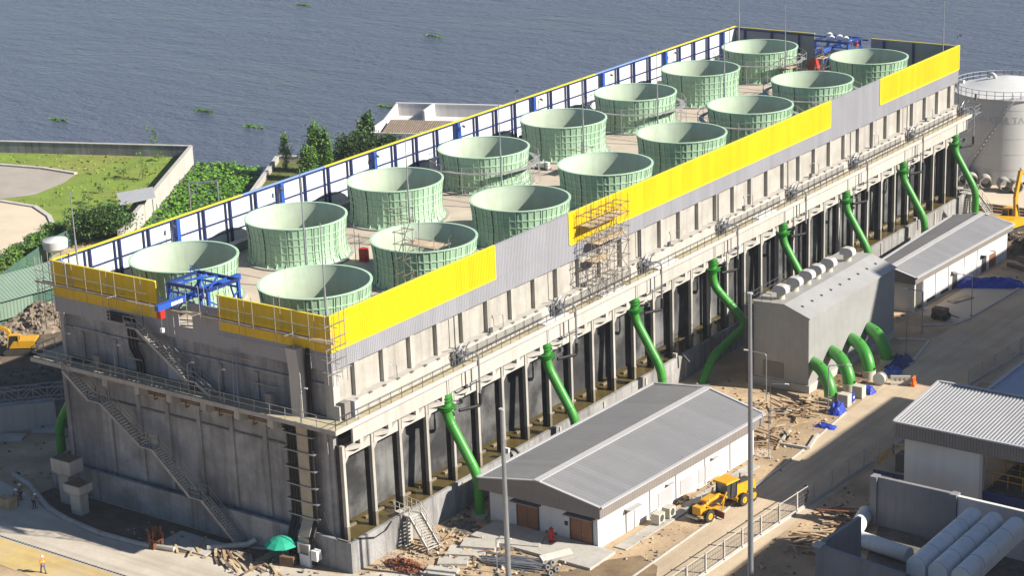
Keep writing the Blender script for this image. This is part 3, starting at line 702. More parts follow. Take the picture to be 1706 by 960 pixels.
rp = riser([(1.0, 0, 12.28), (1.0, 0, 9.9), (4.4, .1, 4.3), (4.4, .1, -.1)]); fittings(rp); MB().cyl((4.4, .1, 0), .85, .35, 16).build('plinth', 'concrete', rp); reg(rp)
for k in range(8):
    lb = 'bright green riser pipe bending out over the basin, %s from the near corner' % ORD[k]
    if k == 3: continue
    if k == 0: o = rp; o.location = (0, PY[0], 0)
    else: o = dup(rp, (0, PY[k], 0))
    o['label'] = lb; o['group'] = 'green riser pipes along the tower'
q = riser([(1.0, 0, 12.28), (1.0, 0, 9.0), (5.3, .6, 4.6), (4.6, -6.5, 2.6), (4.4, -8.4, -.1)]); fittings(q); q.location = (0, PY[3], 0)
tag(q, 'bright green riser pipe that doubles back to the ground beside the pump house ladder', 'pipe', 'green riser pipes along the tower')
rq = riser([(-37.2, 0, 12), (-37.2, 0, 9.9), (-41.0, -.1, 4.6), (-41.0, -.1, -.1)]); rq.location = (-.6, 3.3, 0)
tag(rq, 'green riser pipe in shade on the river side of the tower', 'pipe')

# ------------------------------------------------------------------ valve manifolds on the walkway, one per cell
def make_manifold():
    t = thing('pipe_manifold', '', 'pipework')
    r2 = random.Random(3); b = MB()
    for k in range(16):
        p = Vector((r2.uniform(.4, 1.3), r2.uniform(-.9, .9), r2.uniform(14.55, 15.2))); q = Vector((r2.uniform(.2, 1.6), r2.uniform(-1.1, 1.3), r2.uniform(15.0, 16.6)))
        m = (p + q) / 2 + Vector((r2.uniform(-.3, .3), r2.uniform(-.3, .3), .4)); b.tube(rounded([p, m, q], .3, 3), .06, 6)
    b.build('hoses', 'steel', t)
    b = MB(); b.obox((.75, 0, 15.1), (.7, 1.2, 1.1)); b.obox((.9, -.9, 15.3), (.25, .25, 1.4)); b.build('valve_block', 'steel_dark', t)
    b = MB(); b.tube(rounded([(1.0, .6, 15.2), (1.5, 1.1, 15.5), (2.12, 1.4, 15.3), (2.12, 1.4, 10.3)], .5, 5), .1, 8); b.build('drop_pipe', 'steel', t, True)
    b = MB(); b.tube(rounded([(2.12, 1.4, 11.2), (2.12, 1.4, 9.9), (1.3, -1.0, 10.0)], .4, 4), .17, 8); b.build('elbow', 'cable', t)
    b = MB(); b.tube(rounded([(1.62, -.3, 14.6), (1.72, -.3, 14.0), (1.72, -.3, 12.2), (1.9, .9, 12.4), (2.25, 1.4, 12.5)], .3, 4), .07, 6); b.build('small_pipe', 'steel_dark', t)
    MB().tube([(.1, .4, 15.8), (.1, .4, 19.1)], .06, 6).build('standpipe', 'steel_dark', t)
    MB().obox((.4, 5.9, 15.9), (.2, .45, .9)).build('panel', 'steel_dark', t)
    return reg(t)
mp0 = make_manifold()
for k in range(8):
    o = mp0 if k == 0 else dup(mp0)
    o.location = (0, PY[k] + 2.6, 0); o['label'] = 'tangle of grey hoses and valves on the walkway above the %s green riser pipe' % ORD[k]; o['group'] = 'valve manifolds along the walkway'
ac = thing('switch_cabinet', 'pair of grey cabinets at the near corner of the walkway', 'cabinet', (.7, .9, 14.5))
b = MB(); b.box(-.4, .3, -.6, .2, 0, 1.7); b.build('cabinet', 'fascia_grey', ac); b = MB(); b.box(-.1, .6, .45, 1.0, 0, 1.6); b.build('cabinet', 'roof_light', ac)
for k, y in enumerate((33.5, 44.4, 55.5, 78.5)):
    tag(MB((1.25, y, 14.5)).box(.8, 1.7, y - 2.2, y + 2.2, 14.5, 14.62).build('cover_sheet', 'white'), 'white cover sheet lying on the walkway, %s from the near corner' % ORD[k], 'sheet', 'white sheets on the walkway')

# ------------------------------------------------------------------ masts
def mast(loc, h, r, label, group=None, name='lightning_mast'):
    t = thing(name, label, 'mast', loc, 0, group); b = MB()
    b.tube([(0, 0, 0), (0, 0, h * .55), (0, 0, h * .56), (0, 0, h)], [r, r * .85, r * .6, r * .35], 8); b.build('pole', 'steel', t, True)
    MB().box(-r * 2.5, r * 2.5, -r * 2.5, r * 2.5, 0, .06).build('base_plate', 'steel', t); return t
for k in range(7):
    mast((XC, FY0 + FP * (k + .5), 19.3), 12.6, .12, 'thin grey mast on the deck between the %s and %s pair of fan stacks' % (ORD[k], ORD[k + 1]), 'masts on the tower deck')
mast((-1.0, .9, 19.3), 13.6, .12, 'thin grey mast at the near yellow corner of the tower')
mast((-35.3, 2.6, 19.3), 12.0, .12, 'thin grey mast at the near river-side corner of the tower')
mast((-34.9, 136.5, 19.3), 13.5, .12, 'thin grey mast at the far river-side corner of the tower')
mast((-1.8, 136.4, 19.3), 13.5, .12, 'thin grey mast at the far yellow corner of the tower')
# floodlights on short stems along the wind wall
fl = thing('floodlight', '', 'lamp'); b = MB(); b.tube([(0, 0, 0), (0, 0, 2.6), (.35, 0, 2.8)], .05, 6); b.build('stem', 'steel', fl); MB().obox((.45, 0, 2.75), (.4, .3, .16), 0, 0, R(25)).build('lamp_head', 'steel_dark', fl); reg(fl)
for k in range(7):
    o = fl if k == 0 else dup(fl); o.location = (-35.6, 16.2 + 17.05 * k, 21.2); o['label'] = 'small floodlight on a stem against the white wind wall, %s from the near end' % ORD[k]; o['group'] = 'floodlights on the white wind wall'
f2 = dup(fl, (-36.2, 80, 23.2), 0, 'small floodlight standing above the river-side wall halfway along'); f2['group'] = 'floodlights above the wall'
f3 = dup(fl, (-.1, 137.4, 23.2), R(20), 'white floodlight at the far yellow corner'); f3['group'] = 'floodlights above the wall'

# ------------------------------------------------------------------ gantry cranes
def gantry(loc, rz, label, far):
    t = thing('gantry_crane', label, 'crane', loc, rz)
    x, y0, y1, z = 2.65, .35, 4.5, 5.1
    for sx in (-x, x):
        b = MB()
        for yy in (y0, y1): b.bar((sx, yy, 0), (sx * .98, yy, z), .3)
        b.bar((sx, y0, z * .3), (sx, y1, z * .8), .14); b.bar((sx, y1, z * .3), (sx, y0, z * .8), .14)
        b.build('leg_frame', 'blue', t)
    b = MB(); b.bar((-x, y0, z), (x, y0, z), .28); b.bar((-x, y1, z), (x, y1, z), .28); b.bar((-x, y0, z), (-x, y1, z), .26); b.bar((x, y0, z), (x, y1, z), .26)
    b.build('top_frame', 'navy', t)
    b = MB()
    b.bar((-x, y0, z), (0, y1, z), .16); b.bar((x, y0, z), (0, y1, z), .16); b.bar((-x, y1, z - .1), (x, y0, z - .1), .12)
    for sx in (-1.3, 1.3): b.bar((sx, y0, z), (sx, y1, z), .14)
    for i in range(5): b.bar((-x + i * 1.06, y0, z), (-x + .53 + i * 1.06, y0, z - .7), .1)
    b.bar((-x, y0, z - .75), (x, y0, z - .75), .16); b.bar((-x, y1, z - .75), (x, y1, z - .75), .16)
    b.build('bracing', 'blue', t)
    b = MB(); b.bar((0, -3.9, z - .95), (0, 7.4, z - .85), .5, .55); b.bar((0, 7.2, 0), (0, 7.2, z - .9), .28); b.bar((0, 7.2, .2), (1.6, y1, z - .9), .14); b.build('boom', 'blue', t)
    MB().box(-.27, .27, -2.2, -.7, z - 1.13, z - .79).build('name_plate', 'white', t)
    h = MB(); h.obox((0, -3.4, z - 1.6), (.55, .6, .8)); h.build('hoist', 'red', t)
    MB().tube([(0, -3.4, z - 2), (0, -3.4, z - 3.1)], .03, 5).build('chain', 'steel', t); MB().obox((0, -3.4, z - 3.2), (.3, .3, .4)).build('hook_block', 'white', t)
    b = MB(); railing(b, [(-x, y1 + .2, z - .6), (-x - 1.2, y1 + .2, z - .6)], 1., .6, .03); b.build('ladder', 'blue', t)
    if far:
        for i, (xx, yy) in enumerate(((-1.6, 3.2), (-.2, 2.4), (.6, 3.4), (1.9, 1.5))):
            s = MB(); s.tube([(xx, yy, z + .15), (xx + .15, yy - .22, z + .3)], .5, 14); s.build('sheave', 'white', t)
    return t
g1 = gantry((-17.75, 0, 19.3), 0, 'blue steel gantry crane with a boom reaching out over the near end wall', False)
g2 = gantry((-17.6, L - .3, 19.3), math.pi, 'blue steel gantry crane with white sheaves at the far end of the deck', True)
b = MB((-19.2, 130.5, 19.3)); b.hexa([(-20.4, 130, 19.3), (-18, 130, 19.3), (-18, 131.4, 19.3), (-20.4, 131.4, 19.3), (-19.6, 130.4, 22.2), (-18.8, 130.4, 22.2), (-18.8, 131, 22.2), (-19.6, 131, 22.2)])
tag(b.build('transformer', 'red'), 'dark red machine casing under the far gantry crane', 'machine')

# ------------------------------------------------------------------ stairs, trays and pipe racks on the near end
def stair(pts, y0, wd, label, m='concrete'):
    o = thing('staircase', label, 'staircase', (pts[0][0], y0, pts[0][1])); org = (pts[0][0], y0, pts[0][1])
    rl = MB(org)
    ya, yb = y0, y0 - wd
    for (xa, za), (xb, zb) in zip(pts, pts[1:]):
        fl = MB(org); st = fl
        if abs(za - zb) < .05: fl.box(xa, xb, yb, ya, za - .12, za)
        else:
            for yy in (ya - .06, yb + .06): fl.bar((xa, yy, za - .1), (xb, yy, zb - .1), .08, .3)
            n = max(2, int(abs(za - zb) / .2))
            for i in range(n):
                f = (i + .5) / n; st.obox((xa + (xb - xa) * f, (ya + yb) / 2, za + (zb - za) * f), (.3, wd - .1, .05))
        fl.build('landing' if abs(za - zb) < .05 else 'flight', 'concrete', o)
        for yy in (ya - .03, yb + .03):
            k = max(1, int(abs(xb - xa) / 1.4))
            for i in range(k + 1):
                f = i / k; p = Vector((xa + (xb - xa) * f, yy, za + (zb - za) * f)); rl.bar(p, p + Vector((0, 0, 1.05)), .05)
            for hh in (.55, 1.05): rl.bar((xa, yy, za + hh), (xb, yy, zb + hh), .05)
    rl.build('handrail', 'steel', o); return o
stair([(-33.6, 14.0), (-30.2, 11.5), (-28.6, 11.5), (-23.4, 7.95), (-21.9, 7.95), (-17.2, 3.95), (-15.7, 3.95), (-11.2, .05)], -1.3, 1.15, 'long flight of stairs down the shaded end wall from the walkway to the ground')
stair([(-25.2, 19.75), (-23.6, 19.75), (-17.4, 15.6), (-16.2, 15.6), (-14.2, 14.52)], -.25, 1.1, 'short flight of stairs from the tower deck down to the end walkway')
def tray(o, p, wdt, cab, m='tray'):
    for a, c in zip(p, p[1:]): MB(tuple(o.location)).bar(a, c, wdt, .14, (0, 1, 0)).build('cover', m, o)
ct2 = thing('cable_riser', 'tall cable tray with black cables climbing the near corner of the end wall', 'cable tray', (-3.3, -.9, 0))
P = [(-3.3, -.95, 14.1), (-3.3, -.95, 4.2), (-3.1, -2.0, 2.8), (-3.1, -2.0, .2)]
tray(ct2, P, 1.35, 0)
for i, dx in enumerate((-1.9, -1.55, -1.2, .75, 1.05)):
    b = MB(tuple(ct2.location)); q = [(x + dx, y + .06, z) for x, y, z in P]
    if dx < 0: q = rounded([(-6.5, -.6, 13.0 + .25 * i), (-3.3 + dx, -.85, 13.0 + .25 * i)] + q[1:], .9, 5)
    b.tube(q, .145, 8); b.build('cable', 'cable', ct2)
for z in (12.6, 10.9, 9.2, 7.5, 5.9, 4.4): MB(tuple(ct2.location)).box(-5.7, -1.9, -1.15, -.44, z, z + .1).build('bracket', 'steel', ct2)
b = MB(tuple(ct2.location)); b.box(-3.7, -2.4, -2.3, -2.15, 0, 1.2); b.box(-2.0, -1.3, -2.4, -1.7, .9, 1.9); b.box(-3.7, -3.55, -2.3, -1.6, 0, 2.2); b.box(-2.4, -2.25, -2.3, -1.6, 0, 2.2); b.box(-3.7, -2.25, -2.3, -1.6, 2.2, 2.32); b.build('stand', 'white', ct2)
du = thing('cable_duct', 'grey boxed duct bending out of the end wall above the walkway', 'duct', (-3.6, -.4, 14.5))
b = MB((-3.6, -.4, 14.5)); b.box(-4.35, -3.0, -1.0, -.03, 14.5, 18.6); b.hexa([(-4.35, -1.0, 18.6), (-3.0, -1.0, 18.6), (-3.0, .1, 18.6), (-4.35, .1, 18.6), (-4.6, -1.0, 21.0), (-3.3, -1.0, 21.0), (-3.3, -.06, 21.0), (-4.6, -.06, 21.0)]); b.build('casing', 'concrete_pale', du)
b = MB((-3.6, -.4, 14.5)); b.tube(rounded([(-2.8, -.1, 21), (-2.8, -.35, 19.6), (-2.8, -.35, 14.5)], .4), .13, 8); b.tube(rounded([(-2.5, -.1, 21), (-2.5, -.35, 19.8), (-2.5, -.35, 14.5)], .4), .13, 8); b.build('cable', 'cable', du)
pr = thing('pipe_rack', 'pair of brown pipes on brackets under the end walkway', 'pipework', (-15, -.9, 13.3))
for z in (13.2, 12.85): b = MB((-15, -.9, 13.3)); b.tube([(-25.2, -.75, z), (-5.5, -.75, z)], .13, 8); b.build('pipe', 'timber_dark' if z > 13 else 'tray', pr)
for x in (-24.4, -22.2, -20.6, -18.0, -16.0, -13.6, -11.8, -9.2, -7.4):
    b = MB((-15, -.9, 13.3)); b.bar((x, -.2, 12.6), (x, -1.1, 12.6), .1); b.bar((x, -1.05, 12.6), (x, -1.05, 14.1), .1); b.build('bracket', 'rust', pr)
wp = thing('wall_pipes', 'three dark pipes turning down the shaded end wall beside the upper stairs', 'pipework', (-25.5, -.3, 17))
for i in range(3):
    b = MB((-25.5, -.3, 17)); xx = -25.9 + .45 * i; b.tube(rounded([(-28.6, -.15, 20.3 - .35 * (2 - i)), (xx, -.15, 20.3 - .35 * (2 - i)), (xx, -.15, 17.0), (xx + .8, -.15, 16.0), (xx + .8, -.15, 13.2)], .5), .13, 8); b.build('pipe', 'cable', wp)
for z in (18.2, 16.0, 19.6): MB((-25.5, -.3, 17)).box(-26.4, -24.2, -.35, -.3, z, z + .1).build('bracket', 'steel', wp)
# end scaffold: one long lift of planks on tubes, carried past both corners
es = thing('wall_scaffold', 'long single-lift tube scaffold hung along the yellow top of the end wall', 'scaffold', (XC, -.8, 21))
E0 = (XC, -.8, 21)
b = MB(E0)
for i in range(18):
    x = -37.2 + 2.25 * i + .3 * math.sin(i * 2.3)
    if -21.8 < x < -16.9: z1 = 22.6
    else: z1 = 24.9 + .4 * (i % 3)
    for yy in ((-1.1,) if i % 2 else (-.35, -1.1)): b.bar((x, yy, 21.2 if i % 4 else 19.6), (x, yy, z1), .045)
    if i % 5 == 0: b.bar((x, -.1, 22.55), (x, -2.2, 22.7), .05)
for z in (23.6,): b.bar((-37.6, -1.1, z), (-22, -1.1, z - .15), .05); b.bar((-13.8, -1.1, z), (1.2, -1.1, z), .05)
b.bar((-37.8, -1.12, 22.45), (1.3, -1.12, 22.45), .07); b.bar((-37.6, -.3, 20.9), (-23, -.3, 20.8), .05); b.bar((-14, -.25, 20.4), (1.3, -.25, 20.6), .05)
for x in (.5, 1.1):
    for yy in (-1.1, .9): b.bar((x, yy, 18.3), (x, yy, 25.2), .05)
for z in (19.2, 20.4, 21.6, 22.5, 23.8): b.bar((.5, -1.2, z), (.5, 2.2, z), .05); b.bar((-.6, -.6, z), (1.6, -.6, z), .05)
for x in (-37.4, -36.7):
    for yy in (-1.1, .6): b.bar((x, yy, 17.4), (x, yy, 25), .05)
for z in (18.6, 20, 21.4): b.bar((-37.4, -1.2, z), (-37.4, 1.4, z), .05)
b.build('tubes', 'scaffold_pale', es)
b = MB(E0); b.box(-37.8, 1.4, -1.05, -.75, 22.25, 22.32); b.box(-37.2, 1.0, -.7, -.4, 22.26, 22.33); b.build('planks', 'timber', es)
b = MB(E0)
for s in (0, .38): b.bar((-33.9 + s, -.3, 22.3), (-34.5 + s, -.12, 25), .05)
for i in range(7): b.bar((-33.95 - .075 * i, -.28 + .02 * i, 22.5 + .35 * i), (-33.57 - .075 * i, -.28 + .02 * i, 22.5 + .35 * i), .04)
b.build('ladder', 'scaffold_pale', es)

# scaffold tower standing on the walkway against the yellow cladding
def scaffold_tower(name, label, loc, lx, ly, h, nx, ny, lifts, decks, m='scaffold', rz=0):
    t = thing(name, label, 'scaffold', loc, rz); b = MB()
    for i in range(nx + 1):
        for j in range(ny + 1):
            b.tube([(lx * i / nx, ly * j / ny, 0), (lx * i / nx, ly * j / ny, h + (.5 if (i + j) % 2 else 0))], .035, 5)
    for z in lifts:
        for j in range(ny + 1): b.bar((-.2, ly * j / ny, z), (lx + .2, ly * j / ny, z), .055)
        for i in range(nx + 1): b.bar((lx * i / nx, -.3, z), (lx * i / nx, ly + .3, z), .055)
    for i, (za, zb) in enumerate(zip(lifts, lifts[1:])):
        for j in range(ny):
            if (i + j) % 2 == 0: b.bar((lx, ly * j / ny, za), (lx, ly * (j + 1) / ny, zb), .05)
            else: b.bar((lx, ly * (j + 1) / ny, za), (lx, ly * j / ny, zb), .05)
    b.build('tubes', m, t)
    for (z, a, c) in decks:
        MB().box(.05, lx - .05, ly * a, ly * c, z, z + .07).build('planks', 'plank', t)
    return t
scaffold_tower('tower_scaffold', 'dark tube scaffold with plank decks standing against the sunlit yellow cladding', (.35, 40.0, 14.5), 1.5, 7.2, 10.3, 1, 5, [.3, 1.9, 3.5, 5.1, 6.7, 8.3, 9.4], [(4.2, .1, .55), (6.0, .2, 1.0), (8.2, .0, .95)])
scaffold_tower('access_scaffold', 'slim tube scaffold rising beside the second yard-side fan stack', (-8.2, 19.9, 19.3), 1.0, 1.6, 7.0, 1, 1, [.8, 2.4, 4, 5.6, 6.8], [], 'scaffold')
b = scaffold_tower('access_scaffold', 'slim tube scaffold with long poles inside the mouth of the second yard-side fan stack', (-10.5, 24.0, 19.8), 4.2, 2.2, 3.9, 2, 1, [1.2, 2.6, 3.7], [(3.6, 0, 1)], 'scaffold_pale')
pb = MB()
for a in ((-1, .5, 2.6, .4, 1.2, 6.4), (2.0, 0, 1.5, 1.2, 1.2, 6.0), (3.8, .3, 3, 2.6, 1.6, 7.0), (3, 1, 2, 5.4, 1, 5)): pb.bar(a[:3], a[3:], .07)
pb.build('raking_tube', 'steel', b)
scaffold_tower('access_scaffold', 'slim tube scaffold standing before the farthest yard-side fan stack', (-13.2, 119.4, 19.3), 1.2, 2.0, 6.8, 1, 1, [1, 2.6, 4.2, 5.8, 6.8], [(5.5, 0, 1)], 'scaffold')
scaffold_tower('access_scaffold', 'low tube scaffold between the third river-side and yard-side stacks', (-20.6, 33.9, 19.3), 1.5, 2.5, 4.0, 1, 1, [1, 2.4, 3.8], [], 'scaffold')
scaffold_tower('access_scaffold', 'low tube scaffold beside the fourth and fifth fan stack pairs', (-19.5, 68, 19.3), 1.5, 2.5, 3.4, 1, 1, [1, 2.2, 3.2], [(2.2, 0, 1)], 'scaffold')
scaffold_tower('access_scaffold', 'low tube scaffold left of the far gantry crane', (-21.5, 124.8, 19.3), 1.5, 2.2, 4.2, 1, 1, [1, 2.4, 3.8], [(2.4, 0, 1)], 'scaffold')
# things on the deck
c = thing('red_cabinet', 'dark red cabinet on the deck beside the second yard-side fan stack', 'cabinet', (-19.06, 27.82, 19.3)); MB().box(-.4, .4, -.35, .35, .1, 1.5).build('body', 'red', c); MB().box(-.45, .45, -.4, .4, 0, .1).build('plinth', 'concrete', c); MB().bar((-.55, 0, 0), (-.55, 0, 3.0), .06).build('post', 'steel_dark', c)
b = MB(); b.tube([(0, 0, 0), (0, 0, 4.2)], .045, 6); o = b.build('deck_post', 'steel'); o.location = (-19.72, 27.22, 19.3); tag(o, 'thin steel post on the deck left of the dark red cabinet', 'post')
def gearbox(px, label):
    t = thing('motor_unit', label, 'motor', px); MB().tube([(-.9, 0, .55), (.3, 0, .55)], .38, 12).build('motor', 'white', t); MB().box(-1.2, .8, -.5, .5, 0, .18).build('base', 'steel_dark', t); MB().cyl((.6, 0, .18), .3, .8, 10).build('coupling', 'white', t); return t
gearbox((-24.32, 69.02, 19.3), 'small white motor unit on the deck between the third and fourth fan pairs')
gearbox((-33.2, 78.5, 20.35), 'white motor unit by the wind wall beside the fifth river-side stack')
gearbox((-33.2, 112, 20.35), 'white motor unit by the wind wall beside the seventh river-side stack')
# clutter against the upper end wall
for i, (x, z, l) in enumerate(((-31.5, 17.9, 4.6), (-12.5, 18.6, 5.0), (-8.2, 16.4, 3.2))):
    b = MB((x, -.2, z)); b.tube([(x - l / 2, -.12, z), (x + l / 2, -.12, z - .05)], .06, 6); tag(b.build('wall_conduit', 'tray'), 'thin conduit fixed across the shaded upper end wall, %s from the river side' % ('first', 'second', 'third')[i], 'conduit', 'conduits on the upper end wall')
pr2 = thing('raking_prop', 'two thin steel props leaning from the end walkway against the wall', 'prop', (-11.2, -1.2, 14.5)); b = MB((-11.2, -1.2, 14.5)); b.bar((-11.0, -1.6, 14.5), (-12.2, -.1, 19.4), .07); b.bar((-10.5, -1.6, 14.5), (-11.7, -.1, 19.4), .07); b.bar((-11.6, -.9, 17), (-11.1, -.9, 17), .05); b.build('prop', 'steel', pr2)
for i, (x, h) in enumerate(((-30.0, 1.2), (-17.8, 1.0), (-7.2, 1.5))):
    b = MB((x, -.7, 14.5)); b.box(x - .4, x + .4, -1.0, -.4, 14.5, 14.5 + h); tag(b.build('junction_box', 'fascia_grey'), 'grey box standing on the shaded end walkway, %s from the river side' % ('first', 'second', 'third')[i], 'box', 'boxes on the end walkway')
# lamp posts on the end walkway
wl = thing('walkway_lamp', '', 'lamp post'); MB().tube(rounded([(0, 0, 0), (0, 0, 3.2), (.55, .2, 3.4)], .25), .04, 6).build('pole', 'steel', wl); MB().obox((.6, .2, 3.38), (.35, .16, .09)).build('lamp_head', 'white', wl); reg(wl)
for i, x in enumerate((-33.2, -26.2, -16.3, -12.3, -2.2)):
    o = wl if i == 0 else dup(wl); o.location = (x, -2.05, 14.5); o['label'] = 'thin lamp post on the end walkway railing, %s from the river side' % ORD[i]; o['group'] = 'lamp posts on the end walkway'
for i in range(8):
    o = dup(wl, (.5, 8.6 + 17.1 * i, 15.85), R(200), 'small leaning lamp on the ledge below the cladding, %s from the near corner' % ORD[i]); o.scale = (1, 1, .42); o['group'] = 'small lamps on the ledge'
# near steps over the basin wall, and the pair at the far end
def steps(loc, label, rz=0):
    t = thing('access_steps', label, 'steps', loc, rz)
    b = MB(); b.box(-1.2, 0.9, -1.0, .6, 2.9, 3.06); b.bar((.6, -.9, 0), (.6, -.9, 2.9), .25); b.build('landing', 'concrete_pale', t)
    b = MB(); 
    for s in (-.9, .5): b.bar((.9, s, 3.0), (3.4, s, .35), .12, .3)
    for i in range(12): b.obox((1.05 + .205 * i, -.2, 2.8 - .215 * i), (.24, 1.3, .05))
    b.build('flight', 'concrete_pale', t)
    b = MB(); railing(b, [(-1.2, .55, 3.06), (.9, .55, 3.06)], 1.05, .7, .03)
    railing(b, [(-1.2, -.95, 3.06), (.9, -.95, 3.06)], 1.05, .7, .03)
    for s in (-.9, .5):
        for hh in (.55, 1.05): b.bar((.9, s, 3.0 + hh), (3.4, s, .35 + hh), .05)
        for i in range(4): f = i / 3; b.bar((.9 + 2.5 * f, s, 3 - 2.65 * f), (.9 + 2.5 * f, s, 4.05 - 2.65 * f), .05)
    b.build('handrail', 'concrete_pale', t); return t
steps((2.2, 7.4, 0), 'pale concrete steps with railings over the basin wall near the front corner', R(-12))
steps((2.2, 138.2, 0), 'pale steps with railings at the far end of the basin', R(-8))
hz = thing('hose', 'black hose sagging along the basin wall at the near corner', 'hose', (0, 0, 0)); b = MB(); b.tube([(-1.0, -1.4, 5.6), (-.4, -1.45, 4), (.6, -1.4, 3.25), (1.6, -1.2, 3.12), (2.15, .4, 3.05), (2.2, 2, 2.5), (2.2, 3.6, 2.6), (2.1, 4.6, 3.1)], .06, 6); b.build('hose_line', 'cable', hz)
# discharge valves poking out of the basin wall
for i, y in enumerate((24.2, 57, 91, 121)):
    t = thing('drain_valve', 'black drain valve on the rim of the basin wall, %s from the near corner' % ORD[i], 'valve', (2, y, 3), 0, 'drain valves on the basin rim')
    b = MB(); b.tube(rounded([(-.5, 0, .4), (.5, 0, .5), (1.2, .3, -.4)], .3), .16, 8); b.build('pipe', 'cable', t); MB().obox((-.3, -.3, .35), (.5, .3, .5)).build('body', 'white' if i == 0 else 'concrete_pale', t)

# ------------------------------------------------------------------ switch rooms with grey roofs
def gable(name, label, q, ez, rz_, wall_in, fasc, cat='building'):
    # q: eave corners near-left, near-right, far-right, far-left (x, y)
    nl, nr, fr, fl = [Vector((*p, 0)) for p in q]; org = tuple((nl + fr) / 2)
    t = thing(name, label, cat, org); up = Vector((0, 0, 1))
    an, af = (nl + nr) / 2, (fl + fr) / 2
    lx = (nr - nl).normalized(); ly = (fr - nr).normalized()
    b = MB(org)
    for a, c, d, e in ((nl, fl, an, af), (nr, fr, an, af)):
        slope = (d + up * rz_) - (a + up * ez)
        b.corr(a + up * ez, c + up * ez, slope, .02, .5, (0, 0, 1))
        b.hexa([a + up * (ez - .15), c + up * (ez - .15), e + up * (rz_ - .15), d + up * (rz_ - .15), a + up * (ez - .012), c + up * (ez - .012), e + up * (rz_ - .012), d + up * (rz_ - .012)])
    b.build('roof', 'roof_grey', t)
    b = MB(org); b.bar(an + up * (rz_ + .06) - ly * .1, af + up * (rz_ + .06) + ly * .1, .75, .1); b.build('ridge_cap', 'roof_light', t)
    b = MB(org)
    for a, c in ((nl, an), (an, nr), (fl, af), (af, fr)):
        za, zc = (ez if a in (nl, fl, nr, fr) else rz_), (ez if c in (nl, fl, nr, fr) else rz_)
        b.bar(a + up * (za + .06), c + up * (zc + .06), .3, .1)
    b.bar(nl + up * (ez + .05) - lx * .05, fl + up * (ez + .05) - lx * .05, .3, .14); b.bar(nr + up * (ez + .03) + lx * .08, fr + up * (ez + .03) + lx * .08, .34, .16); b.build('verge_trim', 'roof_light', t)
    b = MB(org)
    for a, m, c, nrm in ((nl, an, nr, -ly), (fl, af, fr, ly)):
        b.corr(a + up * (ez - fasc), c + up * (ez - fasc), up * (fasc - .02), .03, .28, nrm)
        b.add([a + up * (ez - .02) + nrm * .01, c + up * (ez - .02) + nrm * .01, m + up * (rz_ - .02) + nrm * .01], [(0, 1, 2)])
    b.corr(nr + up * (ez - fasc), fr + up * (ez - fasc), up * (fasc - .06), .03, .28, lx); b.corr(nl + up * (ez - fasc), fl + up * (ez - fasc), up * (fasc - .06), .03, .28, -lx)
    b.build('fascia', 'fascia_grey', t)
    i = wall_in; wq = [nl + lx * i + ly * i, nr - lx * i + ly * i, fr - lx * i - ly * i, fl + lx * i - ly * i]
    b = MB(org); b.prism([(p.x, p.y) for p in wq], -.3, ez - .2); b.build('wall', 'white_wall', t)
    b = MB(org); b.prism([(p.x, p.y) for p in [nl + lx * .3 + ly * (.3), nr - lx * .3 + ly * .3, fr - lx * .3 - ly * .3, fl + lx * .3 - ly * .3]], ez - fasc + .02, ez - fasc + .1); b.build('soffit', 'fascia_grey', t)
    return t, wq, org, lx, ly
sw, wq, org, lx, ly = gable('switch_room', 'long white building with a grey pitched roof and two brown end doors', [(5.1, 14.3), (19.2, 14.3), (20.75, 42.9), (6.2, 44.9)], 4.6, 5.8, .75, 1.15)
up = Vector((0, 0, 1))
def on_wall(a, c, f, z, off): return a.lerp(c, f) + up * z + off
def panel(t, org, a, c, f0, f1, z0, z1, nrm, m, name, d=.06):
    p, q = a.lerp(c, f0), a.lerp(c, f1); b = MB(org)
    b.hexa([p + up * z0, q + up * z0, q + up * z0 + nrm * d, p + up * z0 + nrm * d, p + up * z1, q + up * z1, q + up * z1 + nrm * d, p + up * z1 + nrm * d]); return b.build(name, m, t)
ln = (wq[1] - wq[0]).length
for f0 in (.265, .755):
    f1 = f0 + .185
    d = panel(sw, org, wq[0], wq[1], f0, f1, .05, 2.75, -ly, 'door_brown', 'door', .05); panel(d, org, wq[0], wq[1], (f0 + f1) / 2 + .012, (f0 + f1) / 2 + .02, 1.0, 1.25, -ly, 'steel', 'handle', .12); panel(d, org, wq[0], wq[1], (f0 + f1) / 2 - .002, (f0 + f1) / 2 + .002, .1, 2.7, -ly, 'frame_dark', 'gap', .056)
    panel(sw, org, wq[0], wq[1], f0 - .012, f0 - .001, 0, 2.85, -ly, 'frame_dark', 'door_frame', .07); panel(sw, org, wq[0], wq[1], f1 + .001, f1 + .012, 0, 2.85, -ly, 'frame_dark', 'door_frame', .07)
    panel(sw, org, wq[0], wq[1], f0 - .035, f1 + .035, 2.9, 3.02, -ly, 'fascia_grey', 'canopy', .75)
e = wq[2] - wq[1]
for f0, w_ in ((.36, .09), (.50, .075), (.62, .09)): panel(sw, org, wq[1], wq[2], f0, f0 + w_, .55, 2.1, lx, 'roof_light', 'shutter', .05)
d = panel(sw, org, wq[1], wq[2], .165, .205, .05, 2.3, lx, 'white', 'door', .05); panel(sw, org, wq[1], wq[2], .158, .1645, 0, 2.4, lx, 'fascia_grey', 'door_frame', .07); panel(sw, org, wq[1], wq[2], .2055, .212, 0, 2.4, lx, 'fascia_grey', 'door_frame', .07)
panel(sw, org, wq[1], wq[2], .15, .225, 2.45, 2.52, lx, 'roof_light', 'canopy', .8)
for f0 in (.305, .47, .66, .83): panel(sw, org, wq[1], wq[2], f0, f0 + .003, .1, 3.4, lx, 'roof_light', 'downpipe', .1)
